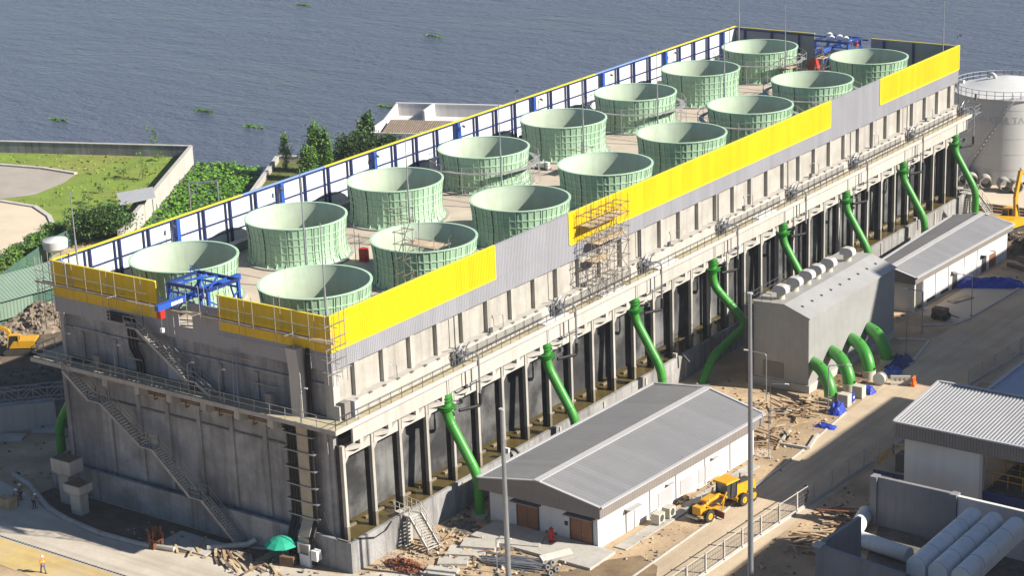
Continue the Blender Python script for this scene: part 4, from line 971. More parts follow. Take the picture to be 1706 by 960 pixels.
for f0 in (.405, .70): panel(sw, org, wq[1], wq[2], f0, f0 + .035, 2.55, 2.6, lx, 'roof_light', 'lamp_bracket', .5)
panel(sw, org, wq[0], wq[1], .70, .725, 1.6, 2.0, -ly, 'frame_dark', 'switch_box', .12)
panel(sw, org, wq[0], wq[1], .995, 1.0, 0, 3.4, -ly, 'white', 'downpipe', .12)
tag(MB((9, 12, 0)).hexa([(6.6, 10.8, 0), (20.4, 10.6, 0), (20.4, 14.9, 0), (6.6, 15, 0), (6.6, 10.8, .3), (20.4, 10.6, .3), (20.4, 14.9, .3), (6.6, 15, .3)]).build('concrete_step', 'concrete_pale'), 'broad concrete step in front of the two brown doors', 'step')
st = MB((20, 26, 0)); st.hexa([(19.55, 16, 0), (20.9, 16, 0), (21.9, 40, 0), (20.6, 40, 0), (19.55, 16, .12), (20.9, 16, .12), (21.9, 40, .12), (20.6, 40, .12)]); tag(st.build('wall_footing', 'concrete'), 'broken concrete strip along the foot of the long white wall', 'strip')
ho = thing('air_conditioner', '', 'air conditioner'); MB().box(-.45, .45, -.55, .55, .15, 1.1).build('casing', 'cream', ho); MB().lathe([(.0, .455), (.36, .455), (.4, .44)], (0, 0, .62), 16).build('fan_guard', 'steel_dark', ho)
kk = [o for o in kids(ho) if o.name.startswith('fan_guard')][0]; kk.data.transform(Matrix.Translation((.0, 0, .62)) @ Matrix.Rotation(R(90), 4, 'Y') @ Matrix.Translation((0, 0, -.62)))
MB().box(-.4, .4, -.5, -.35, 0, .15).box(-.4, .4, .35, .5, 0, .15).split('foot', 'concrete', ho); reg(ho)
ho.location = (20.35, 22.6, .12); tag(ho, 'outdoor air conditioner by the white wall, the one nearer the brown doors', None, 'air conditioners by the white wall'); a2 = dup(ho, (20.45, 24.4, .12), 0, 'outdoor air conditioner by the white wall, the one nearer the yellow grader')
hy = thing('fire_hydrant', 'red fire hydrant between the two brown doors', 'hydrant', (14.12, 13.53, 0)); b = MB(); b.cyl((0, 0, .3), .16, 1.3, 12); b.cyl((0, 0, .3), .3, .08, 12); b.cyl((0, 0, 1.6), .24, .25, 12, .05); b.build('barrel', 'red', hy); b = MB(); b.tube([(-.5, 0, 1.2), (.5, 0, 1.2)], .12, 10); b.tube([(-.42, 0, .75), (.42, 0, .75)], .13, 10); b.build('nozzle', 'red', hy); b = MB(); b.tube([(-.58, 0, 1.2), (-.5, 0, 1.2)], .16, 10); b.tube([(.5, 0, 1.2), (.58, 0, 1.2)], .16, 10); b.split('cap', 'dusty_black', hy)
s2, wq2, org2, lx2, ly2 = gable('switch_room', 'far white building with a grey pitched roof beyond the pump house', [(8.2, 92.0), (14.9, 92.2), (16.1, 120.2), (7.3, 120.2)], 4.7, 5.6, .55, .85)
for f0 in (.40, .715): panel(s2, org2, wq2[1], wq2[2], f0, f0 + .05, .05, 2.4, lx2, 'frame_dark', 'door', .06); panel(s2, org2, wq2[1], wq2[2], f0 - .015, f0 + .065, 2.5, 2.6, lx2, 'white', 'canopy', .9)
panel(s2, org2, wq2[1], wq2[2], .80, .87, .05, 2.5, lx2, 'door_brown', 'door', .06); panel(s2, org2, wq2[1], wq2[2], .79, .88, 2.55, 2.65, lx2, 'white', 'canopy', .9)
for f0 in (.14, .28, .46): panel(s2, org2, wq2[1], wq2[2], f0, f0 + .075, .25, .65, lx2, 'frame_dark', 'vent', .05)
for f0 in (.10, .22, .355, .52, .66): panel(s2, org2, wq2[1], wq2[2], f0, f0 + .003, .1, 3.8, lx2, 'roof_light', 'downpipe', .08)
p_, q_ = wq2[1], wq2[1] + ly2 * 2.4
b = MB(org2); b.hexa([p_ + lx2 * .02 + up * .1, q_ + lx2 * .02 + up * .1, q_ + lx2 * .04 + up * .1, p_ + lx2 * .04 + up * .1, p_ + lx2 * .02 + up * 3.8, q_ + lx2 * .02 + up * 3.8, q_ + lx2 * .04 + up * 3.8, p_ + lx2 * .04 + up * 3.8]); b.build('open_bay', 'frame_dark', s2)
b = MB(org2); b.bar(p_ + lx2 * .1, p_ + lx2 * .1 + up * 3.9, .3); b.bar(q_ + lx2 * .06, q_ + lx2 * .06 + up * 3.9, .12); b.build('corner_post', 'white', s2)
b = MB(org2); b.bar(p_ + lx2 * .28 + up * .4, p_ + lx2 * .28 + up * 3.0, .06); b.build('stripe', 'vest', s2)

# ------------------------------------------------------------------ pump house with vents, ladder and green intake bends
ph = thing('pump_house', 'tall grey metal-clad pump house with a row of roof vents', 'building', (12.9, 72, 0)); OP = (12.9, 72, 0)
px0, px1, py0, py1 = 9.4, 16.35, 61.2, 83.0
prof = [(px0, .9), (px1, .9), (px1, 8.8), (13.3, 9.95), (px0, 9.75)]
MB(OP).extr_y(prof, py0, py1).build('shell', 'pump_clad', ph)
b = MB(OP); b.corr((px1 + .005, py0, .9), (px1 + .005, py1, .9), (0, 0, 7.88), .025, .3, (1, 0, 0)); b.corr((px0, py0 - .005, .9), (px1, py0 - .005, .9), (0, 0, 7.9), .025, .3, (0, -1, 0)); b.build('cladding', 'pump_clad', ph)
b = MB(OP)
for (x0, z0), (x1, z1) in (((px0 - .2, 9.78), (13.3, 9.98)), ((13.3, 9.98), (px1 + .2, 8.78))): b.hexa([(x0, py0 - .15, z0), (x1, py0 - .15, z1), (x1, py1 + .15, z1), (x0, py1 + .15, z0), (x0, py0 - .15, z0 + .1), (x1, py0 - .15, z1 + .1), (x1, py1 + .15, z1 + .1), (x0, py1 + .15, z0 + .1)])
b.build('roof', 'pump_clad', ph)
MB(OP).box(px0 - .15, px1 + .15, py0 - .15, py1 + .15, -.3, .9).build('plinth', 'concrete_pale', ph)
MB(OP).box(10.6, 13.2, py0 - .1, py0 - .04, 1.2, 3.0).build('hatch', 'fascia_grey', ph); MB(OP).box(px1 + .03, px1 + .1, 63.6, 64.4, 1.1, 2.8).build('door', 'frame_dark', ph)
b = MB(OP)
for k in range(9): b.box(14.6, 14.9, 62.6 + 2.3 * k, 62.75 + 2.3 * k, 9.5, 9.66)
b.split('roof_bolt', 'frame_dark', ph)
b = MB(OP); railing(b, [(px0 - .1, py0 + 8, 9.85), (px0 - .1, py0, 9.85), (11.6, py0, 9.85)], 1.1, 1, .03); b.build('handrail', 'steel_dark', ph)
vt = thing('roof_vent', '', 'vent'); b = MB(); b.tube([(0, 0, 0), (0, 0, .3), (0, 0, .32), (0, 0, 1.1)], [.62, .6, .55, .55], 16); b.build('stack', 'cream', vt, True); b = MB(); b.extr_y([(-.95, 1.05), (1.05, 1.05), (1.05, 1.45)] + [(.35 + .7 * math.cos(a), 1.4 + .55 * math.sin(a)) for a in (.3, .7, 1.1, 1.5)] + [(-.3 + .65 * math.cos(a), 1.4 + .55 * math.sin(a)) for a in (1.7, 2.1, 2.5, 2.9)], -.58, .58); b.build('hood', 'roof_light', vt); reg(vt)
for i, y in enumerate((62.9, 66.2, 69.2, 71.6, 74.6, 79.4)):
    o = vt if i == 0 else dup(vt); o.location = (11.9, y, 9.8); o.scale = (.85, .85, .95); o['label'] = 'grey hooded vent on the pump house roof, %s from the ladder end' % ORD[i]; o['group'] = 'vents on the pump house roof'
ld = thing('caged_ladder', 'caged steel ladder up the shaded corner of the pump house', 'ladder', (9.0, 60.9, 0)); b = MB()
for s in (-.3, .3): b.bar((s, 0, 0), (s, 0, 11.2), .07)
for i in range(34): b.bar((-.3, 0, .3 + .32 * i), (.3, 0, .3 + .32 * i), .04)
b.build('ladder', 'steel_dark', ld); b = MB()
for z in (2.6, 4, 5.4, 6.8, 8.2, 9.6, 11): b.tube([(.45 * math.cos(a) * 1., -.1 - .75 * math.sin(a), z) for a in [math.pi * i / 8 for i in range(9)]], .03, 4)
for a in (.3, 1.0, 1.6, 2.2, 2.8): b.bar((.45 * math.cos(a), -.1 - .75 * math.sin(a), 2.6), (.45 * math.cos(a), -.1 - .75 * math.sin(a), 11), .035)
b.build('cage', 'steel_dark', ld)
ib = thing('intake_pipe', '', 'pipe'); MB().tube([(-3.5, 2.35, 3.35)] + arc((-2.75, 1.85, .6), 2.75, R(90), R(0), 9, (1, -.67, 0)) + [(0, 0, .3)], .72, 24).build('bend', 'pipe_green', ib, True)
MB().cyl((0, 0, -.1), .75, 1.0, 24).build('collar', 'cream', ib, True); b = MB(); b.obox((.72, -.1, 1.2), (.18, .18, .18)); b.obox((-1.75, 1.17, 3.86), (.18, .18, .14)); b.split('lug', 'frame_dark', ib); reg(ib)
for i, p in enumerate(((19.77, 59.9, 0), (19.86, 64.26, 0), (19.9, 69.18, 0), (19.97, 73.58, 0))):
    o = ib if i == 0 else dup(ib); o.location = p; o['label'] = 'fat green pipe bend beside the pump house, %s from the timber heap' % ORD[i]; o['group'] = 'green intake bends at the pump house'
def cable_box(loc, label, m='cream', sz=(1.2, 1.0, 1.4)):
    t = thing('control_box', label, 'cabinet', loc); MB().box(-sz[0] / 2, sz[0] / 2, -sz[1] / 2, sz[1] / 2, .1, sz[2]).build('body', m, t); MB().box(-sz[0] / 2 - .05, sz[0] / 2 + .05, -sz[1] / 2 - .05, sz[1] / 2 + .05, 0, .1).build('base', 'concrete', t)
    MB().box(sz[0] / 2, sz[0] / 2 + .03, -.2, .2, .5, sz[2] - .3).build('door', 'white', t); return t
cable_box((21.5, 59.83, 0), 'cream control box at the roadside beside the first green pipe bend'); cable_box((21.71, 62.93, 0), 'cream control box at the roadside beside the second green pipe bend'); cable_box((21.63, 61.17, 0), 'small blue box between the two cream control boxes', 'tarp_blue', (.6, .6, 1.0))
def heap(name, label, loc, w_, d_, h, m, n=9, cat='tarpaulin', seed=1):
    r = random.Random(seed); o = MB(); vs = []; fs = []
    for i in range(n + 1):
        for j in range(n + 1):
            u, v = i / n * 2 - 1, j / n * 2 - 1; e = max(0, 1 - max(abs(u), abs(v)) ** 3)
            vs.append((u * w_ / 2 + r.uniform(-.05, .05) * w_, v * d_ / 2 + r.uniform(-.05, .05) * d_, h * e * r.uniform(.65, 1.1)))
    for i in range(n):
        for j in range(n): a = i * (n + 1) + j; fs.append((a, a + 1, a + n + 2, a + n + 1))
    o.add(vs, fs); ob = o.build(name, m, None, True); ob.location = loc; return tag(ob, label, cat)
heap('tarpaulin', 'bright blue tarpaulin bundle on the timber heap by the road', (21.74, 57.46, 0), 1.5, 1.9, 1.3, 'tarp_blue'); heap('tarpaulin', 'blue cover over a box by the second green pipe bend', (22.04, 64.64, 0), 1.4, 1.3, .9, 'tarp_blue', seed=3)
heap('tarpaulin', 'flat purple blue tarpaulin on the ground near the timber heap', (22.66, 53.11, 0), 2.4, 1.2, .4, 'tarp_blue', seed=4)
bt = heap('tarpaulin', 'long blue tarpaulin over a stack beside the far white building', (18.25, 107.37, 0), 2.6, 9.0, 1.1, 'tarp_blue', 14, seed=5); bt.rotation_euler = (0, 0, R(-62))
heap('tarpaulin', 'dark blue sheeted stack by the fourth green pipe bend', (20.92, 74.59, 0), 2.4, 3.6, 1.2, 'navy', 8, seed=8)
heap('tarpaulin', 'light blue sheeted crate in front of the fourth green pipe bend', (21.6, 71.74, 0), 1.8, 1.8, .9, 'blue', 8, seed=9)
br = thing('road_barrier', '', 'barrier'); b = MB()
b.extr_y([(-.28, 0), (.28, 0), (.28, .2), (.12, .5), (.12, 1.05), (-.12, 1.05), (-.12, .5), (-.28, .2)], -1.1, 1.1); b.build('body', 'cream', br); b = MB()
for s in (-.5, 0, .5): b.box(.12, .15, s - .06, s + .06, .4, .85)
b.split('slot', 'tray', br); reg(br)
br.location = (23.95, 68.8, 0); br.rotation_euler = (0, 0, R(-62)); br['label'] = 'cream water barrier standing across the kerb beside the road'
ob = dup(br, (25.38, 69.18, 0), R(10), 'small bright orange road barrier beside the cream one'); ob.scale = (.8, .45, 1.0)
for c in kids(ob):
    c.data = c.data.copy(); c.data.materials[0] = M['orange']
cm = thing('hose_reel', 'pale round hose reel by the third green pipe bend', 'reel', (21.97, 67.68, 0)); b = MB(); b.tube([(0, -.3, .7), (0, .3, .7)], .65, 18); b.build('drum', 'cream', cm); b = MB(); b.tube([(0, -.34, .7), (0, -.3, .7)], .75, 18); b.tube([(0, .3, .7), (0, .34, .7)], .75, 18); b.build('flange', 'white', cm)

# ------------------------------------------------------------------ big masts, street lamps, roadside fence
def tall(loc, h, label):
    t = thing('tall_mast', label, 'mast', loc); b = MB(); b.tube([(0, 0, 0), (0, 0, h * .5), (0, 0, h)], [.27, .22, .15], 14); b.build('pole', 'steel', t, True); MB().cyl((0, 0, h), .25, .12, 10).build('cap', 'roof_light', t); MB().box(-.4, .4, -.4, .4, 0, .1).build('base_plate', 'steel', t)
tall((15.75, 4.3, 0), 17.11, 'tall grey mast in front of the near white building'); tall((36.6, 11.6, 0), 29.04, 'tallest grey mast at the roadside by the fence')
sl_ = thing('street_lamp', '', 'street lamp'); b = MB(); b.tube(rounded([(0, 0, 0), (0, 0, 5.6), (0, 2.1, 5.8)], .25), .055, 8); b.build('pole', 'steel', sl_, True); MB().obox((0, 2.2, 5.8), (.2, .55, .1)).build('lamp_head', 'white', sl_); MB().box(-.2, .2, -.2, .2, 0, .25).build('base', 'concrete', sl_); reg(sl_)
LAMPS = [((13.9, 55.9, 0), 100, 1.05, 'street lamp at the back of the near white building, arm toward the pump house ladder'), ((17.0, 51.2, 0), -75, .8, 'street lamp nearest the pump house corner, arm toward the road'), ((21.1, 56.7, 0), -70, 1.0, 'street lamp on the road side of the timber heap by the first green bend'), ((20.2, 78.3, 0), -70, 1.0, 'street lamp standing behind the fourth green bend'), ((18.6, 86.2, 0), 110, .95, 'street lamp between the pump house and the far white building'), ((21.3, 94.6, 0), 110, .95, 'street lamp in the forecourt of the far white building'), ((13.3, 5.9, 0), -75, .62, 'short street lamp among the steel bars in front of the near white building'), ((21.6, 42.4, 0), -75, .95, 'street lamp past the far corner of the near white building')]
for i, (p, a, s, lb) in enumerate(LAMPS):
    o = sl_ if i == 0 else dup(sl_); o.location = p; o.rotation_euler = (0, 0, R(a)); o.scale = (1, s, s); o['label'] = lb
def fence(pts, h, label, st=3.2):
    t = thing('mesh_fence', label, 'fence', (*pts[0], 0)); org = (*pts[0], 0); rl = MB(org); ms = MB(org)
    for p, q in zip(pts, pts[1:]):
        p, q = Vector((*p, 0)), Vector((*q, 0)); k = max(1, round((q - p).length / st))
        for i in range(0 if p.xy == Vector(pts[0]) else 1, k + 1):
            c = p.lerp(q, i / k); b = MB(org); b.bar(c, c + up * (h + .1), .16); b.bar(c, c + up * .3, .4); b.build('post', 'kerb', t)
        for z in (.25, h): rl.bar(p + up * z, q + up * z, .06)
        k = int((q - p).length / .28)
        for i in range(k): c = p.lerp(q, (i + .5) / k); ms.bar(c + up * .25, c + up * h, .02)
        for z in (.6, 1.0, 1.4): ms.bar(p + up * z, q + up * z, .02)
        rl.bar(p + up * .1, q + up * .1, .35, .2)
    rl.build('rail', 'kerb', t); ms.build('mesh', 'steel', t)
fence([(29.4, 6), (29.9, 22), (31.1, 45), (31.3, 55)], 2.0, 'steel mesh fence with pale posts along the near road'); fence([(30.6, 72), (31.6, 85), (32.5, 110), (33, 130)], 1.9, 'dark mesh fence along the far shaded road')

# ------------------------------------------------------------------ the ribbed-roof workshop and its yard walls (lower right)
wk = thing('workshop', 'workshop with a bright ribbed metal roof and a wide dark opening', 'building', (46, 46, 0)); OW = (46, 46, 0)
x0, x1, y0, ym, y1 = 38.0, 70.0, 37.4, 47.6, 47.9
b = MB(OW); b.corr((x1, y0, 9.0), (x0, y0, 9.0), (0, ym - y0, .75), .10, .36, (0, 0, 1)); b.hexa([(x0, y0, 8.8), (x1, y0, 8.8), (x1, ym, 9.55), (x0, ym, 9.55), (x0, y0, 8.98), (x1, y0, 8.98), (x1, ym, 9.73), (x0, ym, 9.73)]); b.build('roof', 'ribbed_roof', wk)
b = MB(OW); b.corr((x0 - .1, y0 - .05, 7.5), (x1, y0 - .05, 7.5), (0, 0, 1.5), .05, .3, (0, -1, 0)); b.corr((x0 - .05, y0, 7.5), (x0 - .05, y1, 7.5), (0, 0, 1.5), .05, .3, (-1, 0, 0)); b.build('fascia', 'fascia_grey', wk)
b = MB(OW); b.bar((x0 - .15, y0 - .1, 9.08), (x1, y0 - .1, 9.08), .28, .16); b.bar((x0 - .15, y0, 9.1), (x0 - .15, ym, 9.86), .25, .16);  b.bar((x0, ym, 9.88), (x1, ym, 9.88), .3, .1); b.build('edge_trim', 'roof_light', wk)
b = MB(OW); b.box(x0 + .5, 46.3, y0 + 1.1, y0 + 1.4, 0, 8.8); b.box(x0 + .5, x0 + .8, y0 + 1.4, y1 - .3, 0, 8.8); b.build('wall', 'white_wall', wk)
b = MB(OW); b.box(46.3, 46.6, y0 + .8, y0 + 1.4, 0, 8.8); b.build('door_jamb', 'roof_light', wk)
b = MB(OW); b.box(46.6, x1, y0 + 1.1, y1 - .6, 3.0, 3.2); b.build('floor', 'concrete_dark', wk)
b = MB(OW); b.box(46.6, x1, y0 + 1.0, y0 + 1.2, 2.0, 3.35); b.build('sill', 'navy', wk)
b = MB(OW); b.box(46.4, x1, y1 - .6, y1 - .3, 0, 5.2); b.box(46.4, 51, y1 - .6, y1 - .3, 5.2, 8.8); b.build('wall', 'concrete_dark', wk)
b = MB(OW)
for yy in (y0 + 3, y0 + 6, y0 + 8.6): railing(b, [(46.8, yy, 3.2), (66, yy, 3.2)], 1.4, 1.5, .05, (.7,))
b.build('handrail', 'mach_yellow', wk)
mc = thing('machine_casing', 'yellow machine standing inside the dark opening of the workshop', 'machine', (49.3, 50.6, 3.2)); b = MB(); b.box(-1.3, 1.3, -1, 1, 0, 2.6); b.build('casing', 'mach_yellow', mc); b = MB(); railing(b, [(-1.3, -1.1, 2.6), (1.3, -1.1, 2.6)], 1, .6, .05); b.build('handrail', 'mach_yellow', mc)
pf = thing('side_platform', 'blue edged platform with a yellow rail and a dark unit beside the workshop wall', 'platform', (36.8, 40.6, 0)); b = MB((36.8, 40.6, 0)); b.box(35.0, 38.4, 39.0, 43.4, 2.5, 2.9); b.bar((35.4, 39.4, 0), (37.6, 39.4, 2.5), .18); b.bar((35.4, 43, 0), (35.4, 43, 2.5), .18); b.build('frame', 'navy', pf)
b = MB((36.8, 40.6, 0)); b.box(35.05, 38.4, 39.05, 43.35, 2.902, 2.94); b.build('deck', 'walkway', pf); b = MB((36.8, 40.6, 0)); railing(b, [(35.1, 39.4, 2.94), (35.1, 43.3, 2.94), (38, 43.3, 2.94)], 1.2, .9, .04); b.build('handrail', 'mach_yellow', pf)
un = MB((37.7, 40.2, 2.94)); un.box(37.1, 38.3, 39.5, 40.9, 2.95, 4.7); tag(un.build('fan_unit', 'frame_dark'), 'dark square fan unit on the blue edged platform', 'fan unit')
bl = thing('low_shed', 'building with a flat blue grey roof behind the ribbed-roof workshop', 'building', (50, 66, 0)); OB = (50, 66, 0)
MB(OB).box(41.2, 68, 50.4, 78, 7.6, 8.0).build('roof', 'blue_roof', bl); b = MB(OB); b.bar((41.1, 50.3, 8.02), (41.1, 78, 8.02), .35, .22); b.bar((41, 78.1, 8.02), (68, 78.1, 8.02), .35, .22); b.bar((41.3, 50.4, 8.02), (68, 50.4, 8.02), .3, .22); b.build('edge_trim', 'roof_light', bl); MB(OB).box(41.7, 67.5, 54.5, 77.5, 0, 7.6).build('wall', 'white_wall', bl)
def ywall(pts, th, h, label, m='wall_blue_grey', pil=()):
    o = thing('yard_wall', label, 'wall', (*pts[0], 0)); b = MB((*pts[0], 0))
    for p, q in zip(pts, pts[1:]): b.bar((*p, h / 2), (*q, h / 2), th, h)
    b.build('panel', m, o); b = MB((*pts[0], 0))
    for (x, y) in pil: b.box(x - .35, x + .35, y - .45, y + .45, 0, h + .02)
    if pil: b.build('pier', m, o)
    return o
ywall([(38.1, 33.2), (45.9, 33.1), (46.2, 33.1)], .4, 5.0, 'tall grey yard wall below the workshop, left of the white ducts', pil=[(38.0, 33.2), (46.1, 33.1)])
ywall([(46.5, 33.0), (60, 32.6)], .4, 4.9, 'pale yard wall behind the ends of the white ducts', 'white_wall', pil=[(53.6, 32.8)])
wl_ = ywall([(40.4, 16.6), (49.5, 15.0)], .4, 5.0, 'low dark yard wall at the bottom of the view'); ywall([(40.4, 16.8), (40.9, 24.0)], .4, 5.0, 'short side wall running back from the bottom yard wall')
MB((40.4, 16.6, 0)).box(40.1, 41.0, 16.2, 17.2, 5.0, 5.14).build('coping', 'concrete_pale', wl_); MB((40.4, 16.6, 0)).bar((41, 16.5, 5.05), (49.5, 15.02, 5.05), .5, .1).build('coping', 'wall_blue_grey', wl_)
dk = thing('white_duct', '', 'duct'); b = MB()
b.extr_y([(-.86, 4.5), (.86, 4.5)] + [(.86 * math.cos(math.pi * i / 16), 5.4 + .86 * math.sin(math.pi * i / 16)) for i in range(17)], 0, 12.2); b.build('barrel', 'duct', dk, True)
b = MB(); b.tube([(0, .9, 5.2), (0, .9, .6)], .8, 24); b.build('drop', 'duct', dk, True)
b = MB()
for y in (.02, 3, 6.1, 9.2): b.tube([(0, y, 5.4), (0, y + .07, 5.4)], .88, 28)
b.split('joint', 'roof_light', dk); reg(dk)
for i, (x, y) in enumerate(((47.0, 18.6), (49.0, 18.6), (51.1, 18.6))):
    o = dk if i == 0 else dup(dk); o.location = (x + 2.3, y - .9, -.7); o['label'] = '%s of the three fat white ducts in the yard below the workshop' % ('leftmost', 'middle', 'rightmost')[i]; o['group'] = 'white ducts below the workshop'
for i, (x, y, a, n) in enumerate(((37.6, 30.5, 12, 'upper'), (41.5, 27.5, 80, 'lower'))):
    b = MB(); b.tube([(0, -3, .8), (0, 3, .8)], .75, 20); o = b.build('spare_duct', 'duct', None, True); o.location = (x, y, 0); o.rotation_euler = (0, 0, R(a)); tag(o, 'spare white duct lying on the ground by the grey yard wall, the %s one' % n, 'duct', 'spare ducts on the ground')
# unseen blocks added east of the frame to shade the roads and lower yard
def shade_block(name, label, x0, x1, y0, y1, h):
    t = thing(name, label, 'building', ((x0 + x1) / 2, (y0 + y1) / 2, 0)); o = tuple(t.location)
    b = MB(o); b.box(x0, x1, y0, y1, 0, h); b.build('wall', 'white_clad', t); MB(o).box(x0 - .4, x1 + .4, y0 - .4, y1 + .4, h, h + .5).build('roof', 'roof_grey', t)
    for z in (h * .3, h * .7): MB(o).box(x0 - .05, x0, y0 + 2, y1 - 2, z, z + 1.6).build('window', 'glass', t)
    MB(o).box(x0 - .06, x0, (y0 + y1) / 2 - 2.5, (y0 + y1) / 2 + 2.5, 0, 5).build('door', 'fascia_grey', t)
shade_block('road_shade_block', 'tall unseen block added east of the workshop to shade the road', 63, 92, 54.5, 76, 25); shade_block('far_road_shade_block', 'long unseen block added east of the far road to shade it', 59, 90, 84, 170, 30); shade_block('tall_shade_block', 'narrow unseen tower added to shade the end of the pump house', 91.5, 106, 102.5, 114, 60); shade_block('yard_shade_block', 'tall unseen block added to shade the near yard and its ducts', 80, 108, -12, 40, 32)

# ------------------------------------------------------------------ motor grader
def wheel(t, x, y, z, r, wd, nm='wheel'):
    h = MB(); h.tube([(x, y - wd / 2, z), (x, y - wd / 2 + .06, z), (x, y + wd / 2 - .06, z), (x, y + wd / 2, z)], [r * .9, r, r, r * .9], 22); o = h.build('wheel', 'tyre', t, True)
    b = MB(); b.tube([(x, y - wd / 2 - .02, z), (x, y + wd / 2 + .02, z)], r * .52, 16); b.tube([(x, y - wd / 2 - .06, z), (x, y + wd / 2 + .06, z)], r * .2, 10); b.build('rim', 'mach_yellow', o)
    b = MB()
    for k in range(18):
        a = k * math.pi / 9; b.obox((x + r * math.cos(a), y, z + r * math.sin(a)), (.06, wd * .95, .09), 0, 0, -a)
    b.build('tread', 'tyre', o)
gd = thing('motor_grader', 'yellow motor grader parked on the road beside the long white wall', 'grader')
wheel(gd, 3.6, -1.05, .68, .68, .42); wheel(gd, 3.6, 1.05, .68, .68, .42)
for x in (-2.0, -3.6): wheel(gd, x, -1.1, .68, .68, .45); wheel(gd, x, 1.1, .68, .68, .45)
b = MB(); b.tube(rounded([(-.4, 0, 1.35), (.3, 0, 1.75), (2.6, 0, 1.65), (3.9, 0, 1.05)], .6), .24, 8); b.box(3.7, 4.35, -.55, .55, .75, 1.6); b.box(3.4, 3.8, -1.2, 1.2, .55, .8); b.obox((2.4, 0, 1.98), (1.6, .9, .18), 0, 0, R(6)); b.build('front_frame', 'mach_yellow', gd)
b = MB(); b.box(4.2, 4.6, -1.3, .3, .35, .55); b.build('push_plate', 'cream', gd)
b = MB(); b.hexa([(-4.6, -.75, 1.0), (-1.3, -.75, 1.0), (-1.3, .75, 1.0), (-4.6, .75, 1.0), (-4.5, -.68, 2.1), (-1.3, -.7, 2.35), (-1.3, .7, 2.35), (-4.5, .68, 2.1)]); b.box(-4.4, -1.2, -.98, .98, .7, 1.02); b.build('engine_hood', 'mach_yellow', gd)
b = MB(); b.obox((-2.95, 0, 2.27), (2.7, 1.1, .06), 0, 0, R(-4.5)); b.build('hood_top', 'dusty_black', gd)
b = MB(); b.hexa([(-1.3, -.75, 1.25), (.35, -.6, 1.25), (.35, .6, 1.25), (-1.3, .75, 1.25), (-1.3, -.8, 3.0), (.15, -.72, 3.0), (.15, .72, 3.0), (-1.3, .8, 3.0)]); cb = b.build('cab', 'glass', gd)
b = MB()
for (x, y, x2, y2) in ((-1.3, -.77, -1.3, -.82), (.36, -.62, .16, -.74), (-1.3, .77, -1.3, .82), (.36, .62, .16, .74), (-.5, -.72, -.5, -.8), (-.5, .72, -.5, .8)): b.bar((x, y, 1.25), (x2, y2, 3.0), .1)
b.split('pillar', 'dusty_black', cb)
MB().hexa([(-1.6, -1.0, 3.0), (.6, -.95, 3.0), (.6, .95, 3.0), (-1.6, 1.0, 3.0), (-1.5, -.95, 3.16), (.5, -.9, 3.16), (.5, .9, 3.16), (-1.5, .95, 3.16)]).build('roof', 'mach_yellow', cb)
b = MB(); b.tube([(-2.4, .35, 2.2), (-2.4, .35, 3.3)], .08, 8); b.build('exhaust', 'dusty_black', gd)
b = MB(); b.hexa([(1.7, -2.0, .12), (2.2, 1.9, .12), (2.26, 1.9, .12), (1.76, -2.0, .12), (1.55, -2.0, .75), (2.05, 1.9, .75), (2.12, 1.9, .75), (1.62, -2.0, .75)]); b.build('blade', 'rust', gd)
b = MB(); b.lathe([(.55, .85), (.8, .85), (.8, 1.0), (.55, 1.0)], (1.7, 0, 0), 20, closed=True); b.bar((3.4, 0, .95), (1.9, .55, .95), .14); b.bar((3.4, 0, .95), (1.9, -.55, .95), .14); b.bar((.9, -.9, 1.6), (1.6, -1.3, .6), .12); b.bar((.9, .9, 1.6), (1.7, 1.2, .6), .12); b.bar((.5, -.9, 2.3), (1.3, -.8, 1.2), .14); b.bar((.5, .9, 2.3), (1.3, .8, 1.2), .14); b.bar((.6, -1.0, 1.75), (.6, 1.0, 1.75), .2); b.build('circle_drawbar', 'mach_yellow', gd)
b = MB(); b.bar((2.9, -.5, 1.7), (2.9, -.5, 2.5), .05); b.bar((2.9, .5, 1.7), (2.9, .5, 2.5), .05); b.bar((-.3, -1.05, 1.2), (-.3, -1.05, 2), .05); b.split('mirror_stem', 'cream', gd)
gd.scale = (.93, .93, .95); gd.location = (23.9, 28.9, .02); gd.rotation_euler = (0, 0, R(-99))

